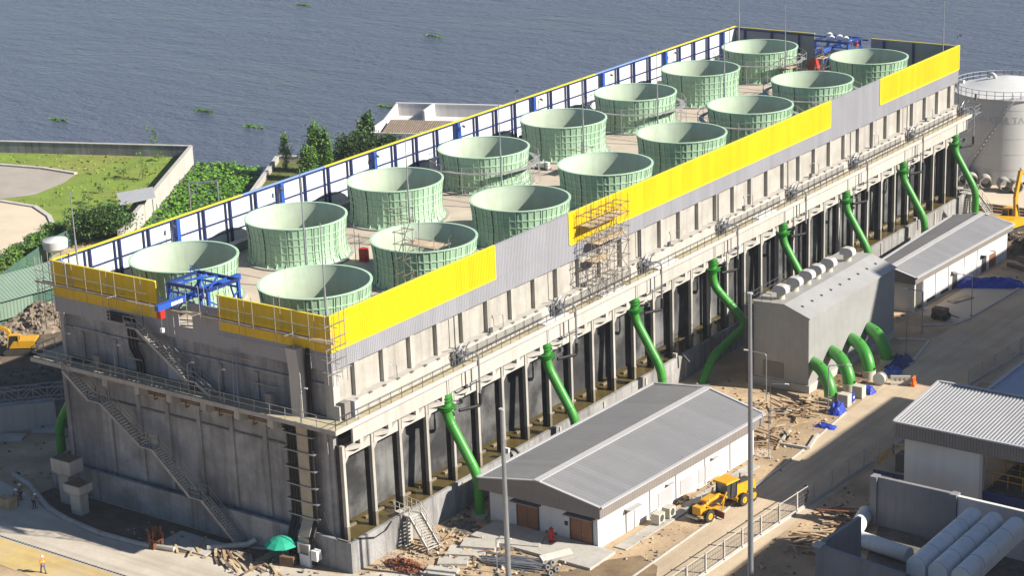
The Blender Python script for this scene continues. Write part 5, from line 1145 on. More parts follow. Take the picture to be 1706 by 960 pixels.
# ------------------------------------------------------------------ excavators
def excavator(loc, rz, label, boom, sc=1.):
    t = thing('excavator', label, 'excavator', loc, rz); t.scale = (sc,) * 3
    for s in (-1, 1):
        b = MB(); b.extr_y([(-2.1, .25), (-1.7, .02), (1.7, .02), (2.1, .25), (2.1, .65), (1.7, .9), (-1.7, .9), (-2.1, .65)], s * 1.15 - .3, s * 1.15 + .3); b.build('track', 'dusty_black', t)
    MB().cyl((0, 0, .7), .8, .4, 16).build('turntable', 'dusty_black', t)
    b = MB(); b.hexa([(-2.4, -1.35, 1.1), (1.3, -1.35, 1.1), (1.3, 1.35, 1.1), (-2.4, 1.35, 1.1), (-2.3, -1.3, 2.1), (.6, -1.3, 2.1), (.6, 1.3, 2.1), (-2.3, 1.3, 2.1)]); b.build('body', 'mach_yellow', t)
    MB().box(-2.6, -1.9, -1.3, 1.3, 1.05, 1.9).build('counterweight', 'dusty_black', t)
    b = MB(); b.hexa([(-.1, .35, 1.2), (1.55, .35, 1.2), (1.55, 1.3, 1.2), (-.1, 1.3, 1.2), (-.1, .4, 2.85), (1.15, .4, 2.85), (1.15, 1.25, 2.85), (-.1, 1.25, 2.85)]); c = b.build('cab', 'glass', t)
    MB().box(-.2, 1.2, .33, 1.32, 2.85, 2.95).build('roof', 'mach_yellow', c); b = MB()
    for (x, y, x2) in ((-.1, .36, -.1), (1.55, .36, 1.15), (-.1, 1.3, -.1), (1.55, 1.3, 1.15)): b.bar((x, y, 1.2), (x2, y, 2.85), .09)
    b.split('pillar', 'mach_yellow', c)
    p = boom; b = MB()
    for a, d, wA in ((p[0], p[1], .5), (p[1], p[2], .46)): b.bar(a, d, .36, wA)
    b.build('boom', 'mach_yellow', t); b = MB(); b.bar(p[2], p[3], .3, .4); b.build('stick', 'mach_yellow', t)
    b = MB(); b.tube([(1.2, -.35, 1.6), tuple((Vector(p[0]) * .3 + Vector(p[1]) * .7) + Vector((0, -.3, -.1)))], .08, 8); b.tube([tuple(Vector(p[1]) + Vector((0, 0, .5))), tuple(Vector(p[2]) + Vector((0, 0, .4)))], .08, 8); b.split('hydraulic_ram', 'steel', t)
    q = Vector(p[3]); b = MB(); b.extr_y([(q.x - .1, q.z + .1), (q.x + .5, q.z - .2), (q.x + .4, q.z - .9), (q.x - .3, q.z - 1.1), (q.x - .8, q.z - .8), (q.x - .2, q.z - .6)], -.6, .6); b.build('bucket', 'dusty_black', t)
    return t
excavator((11.38, 131.18, 0), R(75), 'yellow excavator with its boom raised at the far right edge beyond the white building', [(.6, -.2, 1.7), (.4, -.2, 4.6), (1.2, -.2, 7.6), (3.4, -.2, 6.4)], 1.15)
excavator((-73.75, 25.89, 0), R(215), 'yellow excavator working beside the green shed at the left edge', [(.9, -.2, 1.6), (1.8, -.2, 3.4), (4.4, -.2, 4.4), (5.8, -.2, 2.0)], .9)
# ------------------------------------------------------------------ storage tank
TX, TY, TR, TH = -2.20, 161.75, 8.00, 13.20
tk = thing('storage_tank', 'big white storage tank with a railed roof behind the far end of the tower', 'tank', (TX, TY, 0)); OT = (TX, TY, 0)
MB(OT).lathe([(TR, 0), (TR, TH)], (TX, TY, 0), 96).build('shell', 'tank_white', tk, True)
MB(OT).lathe([(TR + .02, TH - .1), (TR + .25, TH - .1), (TR + .25, TH + .1), (TR, TH + .1), (TR * .6, TH + 1.15), (TR * .25, TH + 1.75), (.01, TH + 1.9)], (TX, TY, 0), 96).build('roof', 'tank_white', tk, True)
b = MB(OT)
for z in (2.4, 4.8, 7.2, 9.6, 11.6): b.lathe([(TR + .005, z - .015), (TR + .02, z - .015), (TR + .02, z + .015), (TR + .005, z + .015)], (TX, TY, 0), 96, closed=True)
b.split('seam', 'roof_light', tk)
b = MB(OT); pts = [(TX + (TR + .1) * math.cos(2 * math.pi * k / 40), TY + (TR + .1) * math.sin(2 * math.pi * k / 40), TH + .1) for k in range(41)]; railing(b, pts, 1.15, 9, .04); b.build('handrail', 'roof_light', tk)
b = MB(OT); a0 = R(-62)
pts = [(TX + (TR + .9) * math.cos(a0 + R(2.6) * k), TY + (TR + .9) * math.sin(a0 + R(2.6) * k), TH - .62 * k) for k in range(int(TH / .62) + 1)]
pin = [(TX + (TR + .1) * math.cos(a0 + R(2.6) * k), TY + (TR + .1) * math.sin(a0 + R(2.6) * k), TH - .62 * k) for k in range(len(pts))]
def tank_stair(sgn, name):
    b = MB(OT); ou = [(TX + (TR + .95) * math.cos(a0 + sgn * R(2.6) * k), TY + (TR + .95) * math.sin(a0 + sgn * R(2.6) * k), TH - .62 * k) for k in range(len(pts))]; inn = [(TX + (TR + .06) * math.cos(a0 + sgn * R(2.6) * k), TY + (TR + .06) * math.sin(a0 + sgn * R(2.6) * k), TH - .62 * k) for k in range(len(pts))]
    for k in range(len(ou) - 1):
        b.bar(ou[k], ou[k + 1], .06, .25); b.bar(inn[k], inn[k + 1], .06, .25); b.bar(ou[k], inn[k], .25, .05)
        b.bar(ou[k], Vector(ou[k]) + up * 1.05, .05); b.bar(Vector(ou[k]) + up * 1.05, Vector(ou[k + 1]) + up * 1.05, .05)
    b.build(name, 'roof_light', tk)
tank_stair(-1, 'stair')
b = MB(OT); b.tube(arc((TX - 2.2, TY - 1, TH + 1.8), .55, 0, math.pi, 8), .28, 10); b.tube(rounded([(TX - TR + .8, TY - 2.4, TH + .2), (TX - TR + .8, TY - 2.4, TH + 1.0), (TX - TR + 2, TY - 2.6, TH + 1.1)], .4), .28, 10); b.build('vent_pipe', 'tank_white', tk)
def ring_text(s, size, zc, ang, name):
    cu = bpy.data.curves.new('t', 'FONT'); cu.body = s; cu.size = size; cu.align_x = 'CENTER'; cu.extrude = .004; cu.resolution_u = 3; cu.space_character = 1.1
    ob = bpy.data.objects.new('t', cu); C.objects.link(ob); bpy.context.view_layer.update()
    me = bpy.data.meshes.new_from_object(ob.evaluated_get(bpy.context.evaluated_depsgraph_get()))
    bpy.data.objects.remove(ob)
    bm = bmesh.new(); bm.from_mesh(me)
    bmesh.ops.subdivide_edges(bm, edges=[e for e in bm.edges if e.calc_length() > .35], cuts=2)
    for v in bm.verts:
        a = ang + v.co.x / TR; r = TR + .02 + v.co.z; v.co = Vector((r * math.cos(a), r * math.sin(a), zc + v.co.y))
    bm.to_mesh(me); bm.free(); me.materials.append(M['letter']); o = bpy.data.objects.new(name, me); C.objects.link(o); o.parent = tk
ring_text('N WATER TANK', 1.3, TH - 3.5, R(-72), 'lettering')
# concrete rings on the ground by the tank
for i, p in enumerate(((-1.23, 151.9, 0), (1.95, 151.6, 0), (3.61, 151.69, 0), (-3.6, 152.25, 0), (-5.14, 152.64, 0))):
    b = MB(); b.tube([(0, -1.1, 1.0), (0, 1.1, 1.0)], .95, 24, False); b.tube([(0, -1.1, 1.0), (0, 1.1, 1.0)], .74, 24, False)
    for y in (-1.1, 1.1):
        r = [[(q * math.cos(2 * math.pi * k / 24), y, 1 + q * math.sin(2 * math.pi * k / 24)) for k in range(24)] for q in (.74, .95)]
        b.add(r[0] + r[1], [(k, (k + 1) % 24, 24 + (k + 1) % 24, 24 + k) for k in range(24)])
    o = b.build('concrete_ring', 'concrete', None, True); o.location = p; o.rotation_euler = (0, 0, R(28 + 9 * (i % 3))); tag(o, 'concrete pipe ring lying on its side by the white tank, %s from the left' % ORD[[2, 3, 4, 1, 0][i]], 'pipe ring', 'concrete rings by the tank')
b = MB((10, 141, 0)); 
for k in range(4): b.box(-1.5, 14, 139.8 + k * .65, 140.3 + k * .65, 0, .3 + .25 * (k % 2))
tag(b.build('pipe_bank', 'timber_dark'), 'row of dark pipes lying along the ground past the far end of the basin', 'pipes')

# ------------------------------------------------------------------ west side: shed, spoil, white tank, truss
sh = thing('green_shed', 'long shed with a faded green corrugated roof at the left edge', 'shed', (-86, 40, 0)); OS = (-86, 40, 0)
b = MB(OS); A, B_, C_, D_ = (-91.5, 30, 4.6), (-89.5, 50, 4.6), (-80.8, 48.6, 3.2), (-83.0, 27, 3.2)
dxy = Vector((-88.2, 50.4, 5.2)); exy = Vector((-90.2, 29.5, 5.2))
b.corr((-84.5, 26.5, 3.3), (-80.2, 49.0, 3.3), (-5.2, 1.2, 1.9), .06, .5, (0, 0, 1)); b.corr((-89.7, 27.7, 5.2), (-85.4, 50.2, 5.2), (-4.5, 1.0, -1.5), .06, .5, (0, 0, 1)); b.build('roof', 'shed_green', sh)
b = MB(OS); b.prism([(-84.9, 27), (-80.9, 48.6), (-88.9, 50.4), (-93, 28.8)], 0, 3.1); b.build('wall', 'sheet_green', sh)
b = MB(OS); b.corr((-84.45, 26.6, 1.0), (-82.6, 36, 1.0), (0, 0, 2.2), .05, .5); b.build('side_sheet', 'shed_green', sh)
wt = thing('water_tank', 'round white water tank on legs just past the corner of the tower', 'tank', (-99.65, 55.4, 0)); b = MB(); b.lathe([(1.1, 1.6), (1.75, 2.1), (1.8, 3.2), (1.7, 3.3), (.01, 3.6)], n=28); b.build('vessel', 'tank_white', wt, True); b = MB()
for a in range(4): b.bar((1.0 * math.cos(a * 1.57), 1.0 * math.sin(a * 1.57), 0), (1.0 * math.cos(a * 1.57), 1.0 * math.sin(a * 1.57), 1.8), .12)
b.split('leg', 'steel', wt)
def stone_heap(name, label, loc, w_, d_, h, n, m='stone', seed=2, cat='rubble'):
    r = random.Random(seed); b = MB(loc); nn = 22; vs = []; fs = []
    for i in range(nn + 1):
        for j in range(nn + 1):
            u, v = i / nn * 2 - 1, j / nn * 2 - 1; q = math.hypot(u, v) * (1 + .12 * math.sin(5 * math.atan2(v, u) + seed)); e = max(0, 1 - q) ** .8
            vs.append((loc[0] + u * w_ / 2 + r.uniform(-.03, .03) * w_, loc[1] + v * d_ / 2 + r.uniform(-.03, .03) * d_, loc[2] - .03 + h * .8 * e * r.uniform(.72, 1.12)))
    for i in range(nn):
        for j in range(nn): k = i * (nn + 1) + j; fs.append((k, k + 1, k + nn + 2, k + nn + 1))
    b.add(vs, fs)
    for k in range(n):
        a = r.random() * 6.28; q = math.sqrt(r.random()); s = r.uniform(.12, .5) * min(1.4, h * .6)
        p = Vector(loc) + Vector((q * w_ / 2 * math.cos(a), q * d_ / 2 * math.sin(a), h * .78 * (1 - q) + s * .2)); b.obox(p, (s, s * r.uniform(.5, 1.1), s * r.uniform(.4, .9)), r.random() * 3, r.random() * 2, r.random() * 2)
    return tag(b.build(name, m), label, cat)
stone_heap('rubble_heap', 'big heap of broken stone behind the shaded corner of the tower', (-80.9, 35.87, 0), 11, 9, 3.2, 300, 'heap_stone')
stone_heap('rubble_heap', 'spoil heap of broken stone at the left edge below the yellow excavator arm', (-78.07, 26.77, 0), 8, 8, 2.8, 200, 'heap_stone', 5)
stone_heap('spoil_heap', 'brown spoil heap beside the far right excavator', (14.81, 124.11, 0), 7, 6, 2.2, 60, 'soil', 9)
stone_heap('spoil_heap', 'pale spoil heap at the right edge beyond the far white building', (14.02, 128.58, 0), 4, 3.4, 1.4, 50, 'stone', 19)
def lattice(name, loc, rz, ln, w_, label, m='roof_light'):
    b = MB(); n = int(ln / w_)
    for y in (-w_ / 2, w_ / 2):
        for z in (0, w_): b.bar((0, y, z), (ln, y, z), .1)
    for i in range(n):
        xa, xb = ln * i / n, ln * (i + 1) / n
        for y in (-w_ / 2, w_ / 2): b.bar((xa, y, 0 if i % 2 else w_), (xb, y, w_ if i % 2 else 0), .07)
        for z in (0, w_): b.bar((xa, -w_ / 2 if i % 2 else w_ / 2, z), (xb, w_ / 2 if i % 2 else -w_ / 2, z), .07)
        b.bar((xa, -w_ / 2, 0), (xa, -w_ / 2, w_), .07); b.bar((xa, w_ / 2, 0), (xa, w_ / 2, w_), .07)
    o = b.build(name, m); o.location = loc; o.rotation_euler = (0, 0, rz); return tag(o, label, 'lattice boom')
lattice('lattice_boom', (-59.5, 3.0, 3.1), R(47), 14, 1.5, 'pale lattice crane boom resting on a concrete block at the left edge', 'steel')
b = MB((-55, 8, 0)); b.obox((-56, 6.0, 1.5), (14, 1.4, 3), R(47)); tag(b.build('concrete_block', 'concrete_pale'), 'long pale concrete block under the lattice boom', 'block')
for i, (x, y) in enumerate(((-52.6, 5.6), (-51.0, 9.4))): tag(MB((x, y, 0)).obox((x, y, .12), (3, 1.8, .24), R(30)).build('concrete_slab', 'concrete_pale'), 'flat pale slab on the ground by the long concrete block, the %s one' % ('near', 'far')[i], 'slab')
stone_heap('soil_bank', 'dark soil bank in the shade beside the tower', (-63.55, 19.07, 0), 12, 10, 1.4, 60, 'soil', 11)
pd = thing('support_pedestal', 'taller concrete T-shaped pedestal before the shaded end wall', 'pedestal', (-33.6, -3.2, 0)); MB().box(-.75, .75, -.6, .6, 0, 3.1).build('stem', 'concrete', pd); MB().hexa([(-.8, -.65, 3.1), (.8, -.65, 3.1), (.8, .65, 3.1), (-.8, .65, 3.1), (-1.25, -.9, 3.5), (1.5, -.9, 3.5), (1.5, .9, 3.5), (-1.25, .9, 3.5)]).box(-1.25, 1.5, -.9, .9, 3.5, 4.9).build('cap', 'concrete', pd); MB().box(-1.15, 1.4, -.8, .8, 4.9, 4.95).build('bearing', 'timber_dark', pd)
p2 = thing('support_pedestal', 'shorter concrete T-shaped pedestal before the shaded end wall', 'pedestal', (-30.6, -4.6, 0)); MB().box(-.7, .7, -.55, .55, 0, 2.0).build('stem', 'concrete', p2); MB().hexa([(-.7, -.55, 2.0), (.7, -.55, 2.0), (.7, .55, 2.0), (-.7, .55, 2.0), (-1.15, -.9, 2.5), (1.15, -.9, 2.5), (1.15, .9, 2.5), (-1.15, .9, 2.5)]).box(-1.15, 1.15, -.9, .9, 2.5, 3.3).build('cap', 'concrete', p2); MB().box(-1.05, 1.05, -.8, .8, 3.3, 3.35).build('bearing', 'timber_dark', p2)
b = MB(); b.tube([(-44, -1.5, .18), (-40.2, -2.6, .18), (-37.5, -4.0, .18), (-34, -5.7, .18), (-30, -6.7, .18), (-25, -7.3, .18), (-19.8, -7.1, .2), (-16, -6.2, .2)], .28, 8); tag(b.build('curved_kerb', 'concrete', None, True), 'low curved concrete kerb around the pit in front of the end wall', 'kerb')
b = MB(); b.tube([(-11.31, -2.29, 0), (-7.17, -0.75, 0), (-3.47, -0.68, 0)], .22, 8); tag(b.build('drain_pipe', 'tray', None, True), 'brown pipe on the ground running to the green umbrella', 'pipe')
b = MB(); b.tube([(-13.4, -4.4, .25), (-10.4, -2.2, .4), (-9.6, -1.6, .9)], .3, 10); tag(b.build('drain_pipe', 'concrete', None, True), 'grey pipe leaning under the foot of the stairs', 'pipe')
b = MB(); r = random.Random(4)
for k in range(16): x, y = r.uniform(-.6, .6), r.uniform(-.45, .45); b.bar((x, y, 0), (x + r.uniform(-.15, .15), y + r.uniform(-.1, .1), r.uniform(1.6, 2.3)), .12)
b.box(-.6, .6, -.45, .45, 1.0, 1.12); o = b.build('rebar_cage', 'rust'); o.location = (-17.9, -6.7, 0); tag(o, 'rusty upright bundle of steel at the edge of the pit', 'rebar')
um = thing('umbrella', 'green parasol shading a work table near the foot of the cable tray', 'umbrella', (-5.3, -2.68, 0)); b = MB(); b.lathe([(1.65, 1.95), (1.1, 2.35), (.5, 2.6), (.01, 2.7)], n=10); b.build('canopy', 'umbrella', um); MB().cyl((0, 0, 0), .03, 2.7, 6).build('pole', 'steel', um)
b = MB((-4.66, -2.9, 0)); b.obox(Vector((-4.66, -2.9, 0)) + Vector((.2, 0, .5)), (1.4, .8, 1.0), .3); tag(b.build('tool_box', 'timber_dark'), 'brown work box under the green parasol', 'box')

# ------------------------------------------------------------------ loose timber, slabs and steel
def scatter(name, label, group, c, sx, sy, n, lmin, lmax, m, seed, cat='plank', ang=None, w_=(.16, .3), th=.07, hz=.25):
    r = random.Random(seed)
    for k in range(n):
        l = r.uniform(lmin, lmax); ww = r.uniform(*w_); a = r.uniform(0, 3.14) if ang is None else R(ang) + r.gauss(0, .3)
        p = (c[0] + r.gauss(0, sx), c[1] + r.gauss(0, sy), .05 + th / 2 + r.random() * hz)
        o = MB().obox((0, 0, 0), (l, ww, th), 0, 0, r.gauss(0, .05)).build(name, m if isinstance(m, str) else r.choice(m)); o.location = p; o.rotation_euler = (0, 0, a); tag(o, label, cat, group)
TT = ['timber', 'timber_dark', 'plank']
scatter('timber_plank', 'loose plank on the ground between the rusty rebar and the green parasol', 'planks before the end wall', (-9.84, -4.95, 0), 2.6, .8, 26, 1.2, 4.5, TT, 21, ang=-35)
scatter('timber_plank', 'scrap timber in the heap beside the first green pipe bend', 'timber heap by the pump house', (18.31, 55.07, 0), 1.3, 2.0, 34, .8, 3.6, TT, 22, hz=.9)
scatter('timber_plank', 'loose plank on the ground off the far corner of the near white building', 'planks past the white building', (19.37, 45.69, 0), 1.0, 2.0, 24, .8, 3.2, TT, 23, hz=.5)
scatter('timber_plank', 'reddish scrap timber in the long heap beside the mesh fence', 'timber heap by the fence', (34.9, 30.33, 0), .9, 3.4, 46, .8, 3.4, TT + ['rust'], 24, hz=.6)
scatter('timber_plank', 'plank on the ground near the steps over the basin wall', 'planks by the basin steps', (6.88, 8.13, 0), 3.0, 1.2, 16, 1., 3.2, TT, 25)
scatter('timber_plank', 'dark timber lying along the foot of the long white wall', 'timber by the white wall', (19.27, 29.29, 0), .35, 3.2, 18, .8, 2.6, TT, 26, ang=85)
scatter('timber_plank', 'loose plank beside the pump house on the street lamp side', 'planks behind the near white building', (15.5, 54.5), 1.8, 1.6, 16, .8, 3.0, TT, 29)
for i, (g, l, w2, h2, a) in enumerate((((8.32, 7.91, 0), 3.6, 2.0, .28, 24), ((8.76, 9.4, 0), 3.4, 1.9, .55, 20), ((8.46, 5.57, 0), 2.8, 1.6, .25, 30), ((16.41, 10.79, 0), 3.2, .8, .8, 62), ((11.39, 12.37, 0), 4.2, 2.6, .4, 20), ((8.81, 3.26, 0), 3.0, 1.8, .2, 18))):
    o = MB().obox((0, 0, h2 / 2), (l, w2, h2)).build('concrete_slab', 'concrete_pale'); o.location = g; o.rotation_euler = (R(22) if i == 3 else 0, 0, R(a)); tag(o, ['flat slab in the pile in front of the steps, middle one', 'thick upper slab of the pile nearest the tower', 'thin slab at the lower left of the slab pile', 'tilted pale beam leaning up before the red hydrant', 'broad slab on the ground left of the red hydrant', 'low slab at the bottom edge left of the steel bars'][i], 'slab')
sb = MB((14.03, 7.87, 0)); r = random.Random(6); c0 = Vector((14.03, 7.87, 0))
for k in range(38):
    a = R(12) + r.gauss(0, .07); d = Vector((math.cos(a), math.sin(a), 0)); p = c0 + Vector((r.uniform(-1.5, .6), r.uniform(-.9, .9), .1 + r.random() * .5)); sb.tube([p - d * 2.6, p + d * 2.6], .055, 6)
tag(sb.build('steel_bars', 'steel'), 'bundle of silver steel tubes on the ground before the near white building', 'steel tubes')
for i, g in enumerate(((15.67, 9.89, 0), (16.58, 9.84, 0), (16.77, 8.78, 0), (17.7, 8.89, 0), (17.72, 7.89, 0))):
    b = MB(); b.lathe([(.15, 0), (.24, 0), (.24, .3), (.15, .3)], n=14, closed=True); o = b.build('steel_ring', 'steel'); o.location = (g[0], g[1], .3); o.rotation_euler = (R(80), 0, R(70)); tag(o, 'pale ring lying at the end of the steel tubes', 'ring', 'pale rings by the steel tubes')
stone_heap('brush_heap', 'heap of brown brush and rusty mesh at the bottom before the basin corner', (5.15, 2.54, 0), 4.6, 2.4, .9, 130, 'rust', 31, 'brush')
stone_heap('rubble_heap', 'low stony rubble along the front of the basin', (1.82, 3.56, 0), 5, 2.4, .35, 60, 'stone', 33)
stone_heap('rubble_heap', 'low rubble along the front of the concrete step', (18.08, 11.79, 0), 5, 2.4, .4, 70, 'stone', 35)
stone_heap('rubble_heap', 'small sandy heap between the planks and the end wall', (-10.26, -3.67, 0), 4, 1.6, .5, 90, 'stone', 37)
stone_heap('rubble_heap', 'dark rubble scattered in the shade behind the near white building', (4.51, 12.24, 0), 4, 3, .4, 60, 'concrete_dark', 39)
stone_heap('rubble_heap', 'brown rubble at the foot of the green pipe bends', (18.0, 67.5, 0), 5, 5, .5, 90, 'timber_dark', 41)
stone_heap('rubble_heap', 'broken footing rubble off the far right corner of the near white building', (19.86, 43.12, 0), 3, 3, .5, 60, 'stone', 43)
pit = MB((22, 48, 0)); pit.bar((20.8, 46.2, .15), (24.0, 46.5, .15), .3, .3); pit.bar((24, 46.5, .15), (23.0, 50.5, .15), .3, .3); pit.bar((20.8, 46.2, .15), (20.0, 50, .15), .3, .3); tag(pit.build('footing', 'concrete_pale'), 'three-sided concrete footing by the far corner of the near white building', 'footing')
bp = MB((17.26, 91.91, 0)); c0 = Vector((18.6, 92.12, 0)); sm = thing('small_roller', 'small dark brown site machine parked by the forecourt kerb', 'machine', tuple(c0)); MB().box(-1.2, .6, -.6, .6, .35, 1.4).build('body', 'timber_dark', sm); b = MB(); b.tube([(-.8, -.65, .45), (-.8, .65, .45)], .45, 14); b.tube([(.5, -.65, .4), (.5, .65, .4)], .4, 14); b.build('drum', 'dusty_black', sm); MB().tube([(.6, 0, .8), (1.7, .2, .5), (2.1, .2, .5)], .07, 6).build('tow_bar', 'dusty_black', sm)
tag(MB((17.45, 100.14, 0)).obox(Vector((17.45, 100.14, 0)) + Vector((0, 0, .1)), (1.2, 3.6, .16), R(-20)).build('timber_board', 'plank'), 'pale board lying in the forecourt of the far white building', 'board')
b = MB((20, 118, 0)); b.bar((17.5, 119, .4), (26, 115, .4), .5, .8); b.bar((17, 116.5, .25), (26, 112.5, .25), .4, .5); tag(b.build('trench_wall', 'concrete_dark'), 'dark concrete trench edges at the far end of the forecourt', 'trench wall')

# ------------------------------------------------------------------ people
def person(label, loc, rz, pose, top='vest', legs='cloth_dark', helmet='white', sleeve='cloth_grey', hold=None):
    t = thing('person', label, 'person', loc, rz); J = dict(pose)
    def skin(name, chains, m, sub=1):
        vs = []; es = []; rs = []; idx = {}
        def vid(p, r_):
            k = tuple(round(c, 4) for c in p)
            if k not in idx: idx[k] = len(vs); vs.append(p); rs.append(r_)
            return idx[k]
        for ch in chains:
            prev = None
            for (p, r_) in ch:
                i = vid(p, r_)
                if prev is not None and prev != i: es.append((prev, i))
                prev = i
        me = bpy.data.meshes.new(name); me.from_pydata(vs, es, []); ob = bpy.data.objects.new(name, me); C.objects.link(ob)
        sk = ob.modifiers.new('s', 'SKIN'); sk.use_smooth_shade = True
        for i, v in enumerate(me.skin_vertices[0].data): v.radius = (rs[i], rs[i]); v.use_root = i == 0
        if sub: ob.modifiers.new('u', 'SUBSURF').levels = sub; ob.modifiers['u'].render_levels = sub
        bpy.context.view_layer.update()
        m2 = bpy.data.meshes.new_from_object(ob.evaluated_get(bpy.context.evaluated_depsgraph_get())); bpy.data.objects.remove(ob)
        m2.materials.clear(); m2.materials.append(M[m]); o2 = bpy.data.objects.new(name, m2); C.objects.link(o2); o2.parent = t; return o2
    V = {k: tuple(v) for k, v in J.items()}
    pel, ch, nk, hd = V['pelvis'], V['chest'], V['neck'], V['head']
    body = [[(pel, .13), (ch, .15), (nk, .06), (hd, .095), (tuple(Vector(hd) + Vector((0, 0, .09))), .085)]]
    for s in 'lr':
        body.append([(ch, .15), (V['sh' + s], .065), (V['el' + s], .048), (V['wr' + s], .034), (tuple(Vector(V['wr' + s]) + (Vector(V['wr' + s]) - Vector(V['el' + s])).normalized() * .08), .036)])
        w_ = Vector(V['wr' + s]); d = (w_ - Vector(V['el' + s])).normalized(); sd_ = d.cross(Vector((1, 0, 0))).normalized()
        palm = w_ + d * .08
        for q, ln in ((-.03, .075), (-.01, .09), (.01, .085), (.03, .065)): body.append([(tuple(palm), .036), (tuple(palm + sd_ * q + d * .03), .01), (tuple(palm + sd_ * q * 1.2 + d * ln + Vector((.02, 0, 0))), .008)])
        body.append([(tuple(palm), .036), (tuple(palm - sd_ * .05 + Vector((.03, 0, 0))), .011), (tuple(palm - sd_ * .06 + d * .035 + Vector((.04, 0, 0))), .009)])
        body.append([(pel, .13), (V['hp' + s], .095), (V['kn' + s], .062), (V['an' + s], .042), (tuple(Vector(V['an' + s]) + Vector((.17, 0, -.05))), .04)])
    skin('body', body, 'skin', 1)
    skin('trousers', [[(pel, .145)] + [(V['hp' + s], .108), (V['kn' + s], .078), (tuple(Vector(V['an' + s]) + Vector((0, 0, .04))), .068)] for s in 'lr'], legs)
    skin('shirt', [[(tuple(Vector(pel) + Vector((0, 0, .06))), .148), (ch, .165), (tuple(Vector(nk) - Vector((0, 0, .03))), .08)]] + [[(ch, .165), (V['sh' + s], .08), (V['el' + s], .062), (tuple(Vector(V['wr' + s]) * .9 + Vector(V['el' + s]) * .1), .048)] for s in 'lr'], sleeve)
    if top: skin('vest', [[(tuple(Vector(pel) + Vector((0, 0, .04))), .16), (ch, .178), (tuple(Vector(nk) - Vector((0, 0, .05))), .09)]] + [[(ch, .178), (tuple(Vector(V['sh' + s]) * .85 + Vector(ch) * .15), .088)] for s in 'lr'], top)
    for s in 'lr':
        a = Vector(V['an' + s]); MB().obox(a + Vector((.06, 0, -.055)), (.29, .1, .09)).build('boot', 'dusty_black', t)
    h = Vector(hd) + Vector((0, 0, .05)); b = MB(); b.lathe([(.19, .02), (.135, .035), (.125, .1), (.08, .155), (.01, .17)], h, 16); b.build('helmet' if helmet else 'hair', helmet or 'cloth_dark', t, True)
    f = Vector(hd); b = MB(); b.obox(f + Vector((.105, 0, .0)), (.04, .03, .05)); b.build('nose', 'skin', t)
    b = MB(); 
    for s in (-.035, .035): b.obox(f + Vector((.09, s, .03)), (.02, .025, .014))
    b.obox(f + Vector((.088, 0, -.05)), (.02, .05, .012)); b.build('face', 'frame_dark', t)
    return t
def pose(step=.0, arm=.2, lean=0., bend=0.):
    P = dict(pelvis=(0, 0, .93), chest=(lean * .4, 0, 1.30 - bend * .05), neck=(lean * .6, 0, 1.50 - bend * .1), head=(lean * .7 + .02, 0, 1.63 - bend * .13))
    for s, q in (('l', 1), ('r', -1)):
        P['hp' + s] = (0, q * .1, .88); P['kn' + s] = (.10 + q * step * .5, q * .11, .49); P['an' + s] = (q * step, q * .12, .1)
        P['sh' + s] = (lean * .5, q * .2, 1.43 - bend * .08); P['el' + s] = (lean * .5 - q * step * .4 + .02, q * .27, 1.15 - bend * .06); P['wr' + s] = (lean * .6 + arm - q * step * .5, q * .24, .95 + arm * .5)
    return P
person('worker in a yellow vest and white helmet walking across the ochre pavement', (-23.23, -16.16, 0), R(165), pose(.28, .12), 'vest', 'cloth_blue', 'white', 'vest_orange')
person('worker in a white helmet standing in the shade at the left edge, leftmost of three', (-37.81, -6.52, 0), R(-40), pose(.05, .25, .08), None, 'cloth_dark', 'white', 'cloth_blue')
person('worker in a white helmet standing in the shade by the curved kerb, middle of three', (-38.37, -5.46, 0), R(200), pose(.04, .2), None, 'cloth_dark', 'white', 'cloth_dark')
person('worker in a white helmet bending in the shade by the curved kerb, rightmost of three', (-35.61, -6.25, 0), R(20), pose(.1, .35, .35, 1.), None, 'cloth_dark', 'white', 'cloth_grey')
person('dark clothed person standing on the road by the mesh fence', (30.06, 34.32, 0), R(90), pose(.1, .1), None, 'cloth_dark', None, 'cloth_dark')
person('dark clothed person at the edge of the park road, far left', (-104.28, 49.62, 0), R(30), pose(.1, .3, .1), None, 'cloth_dark', None, 'cloth_dark')
drum = thing('work_table', 'brown timber crate beside the workers in white helmets', 'crate', (-38.26, -7.31, 0)); MB().box(-.8, .8, -.6, .6, 0, 1.1).build('crate', 'timber', drum)

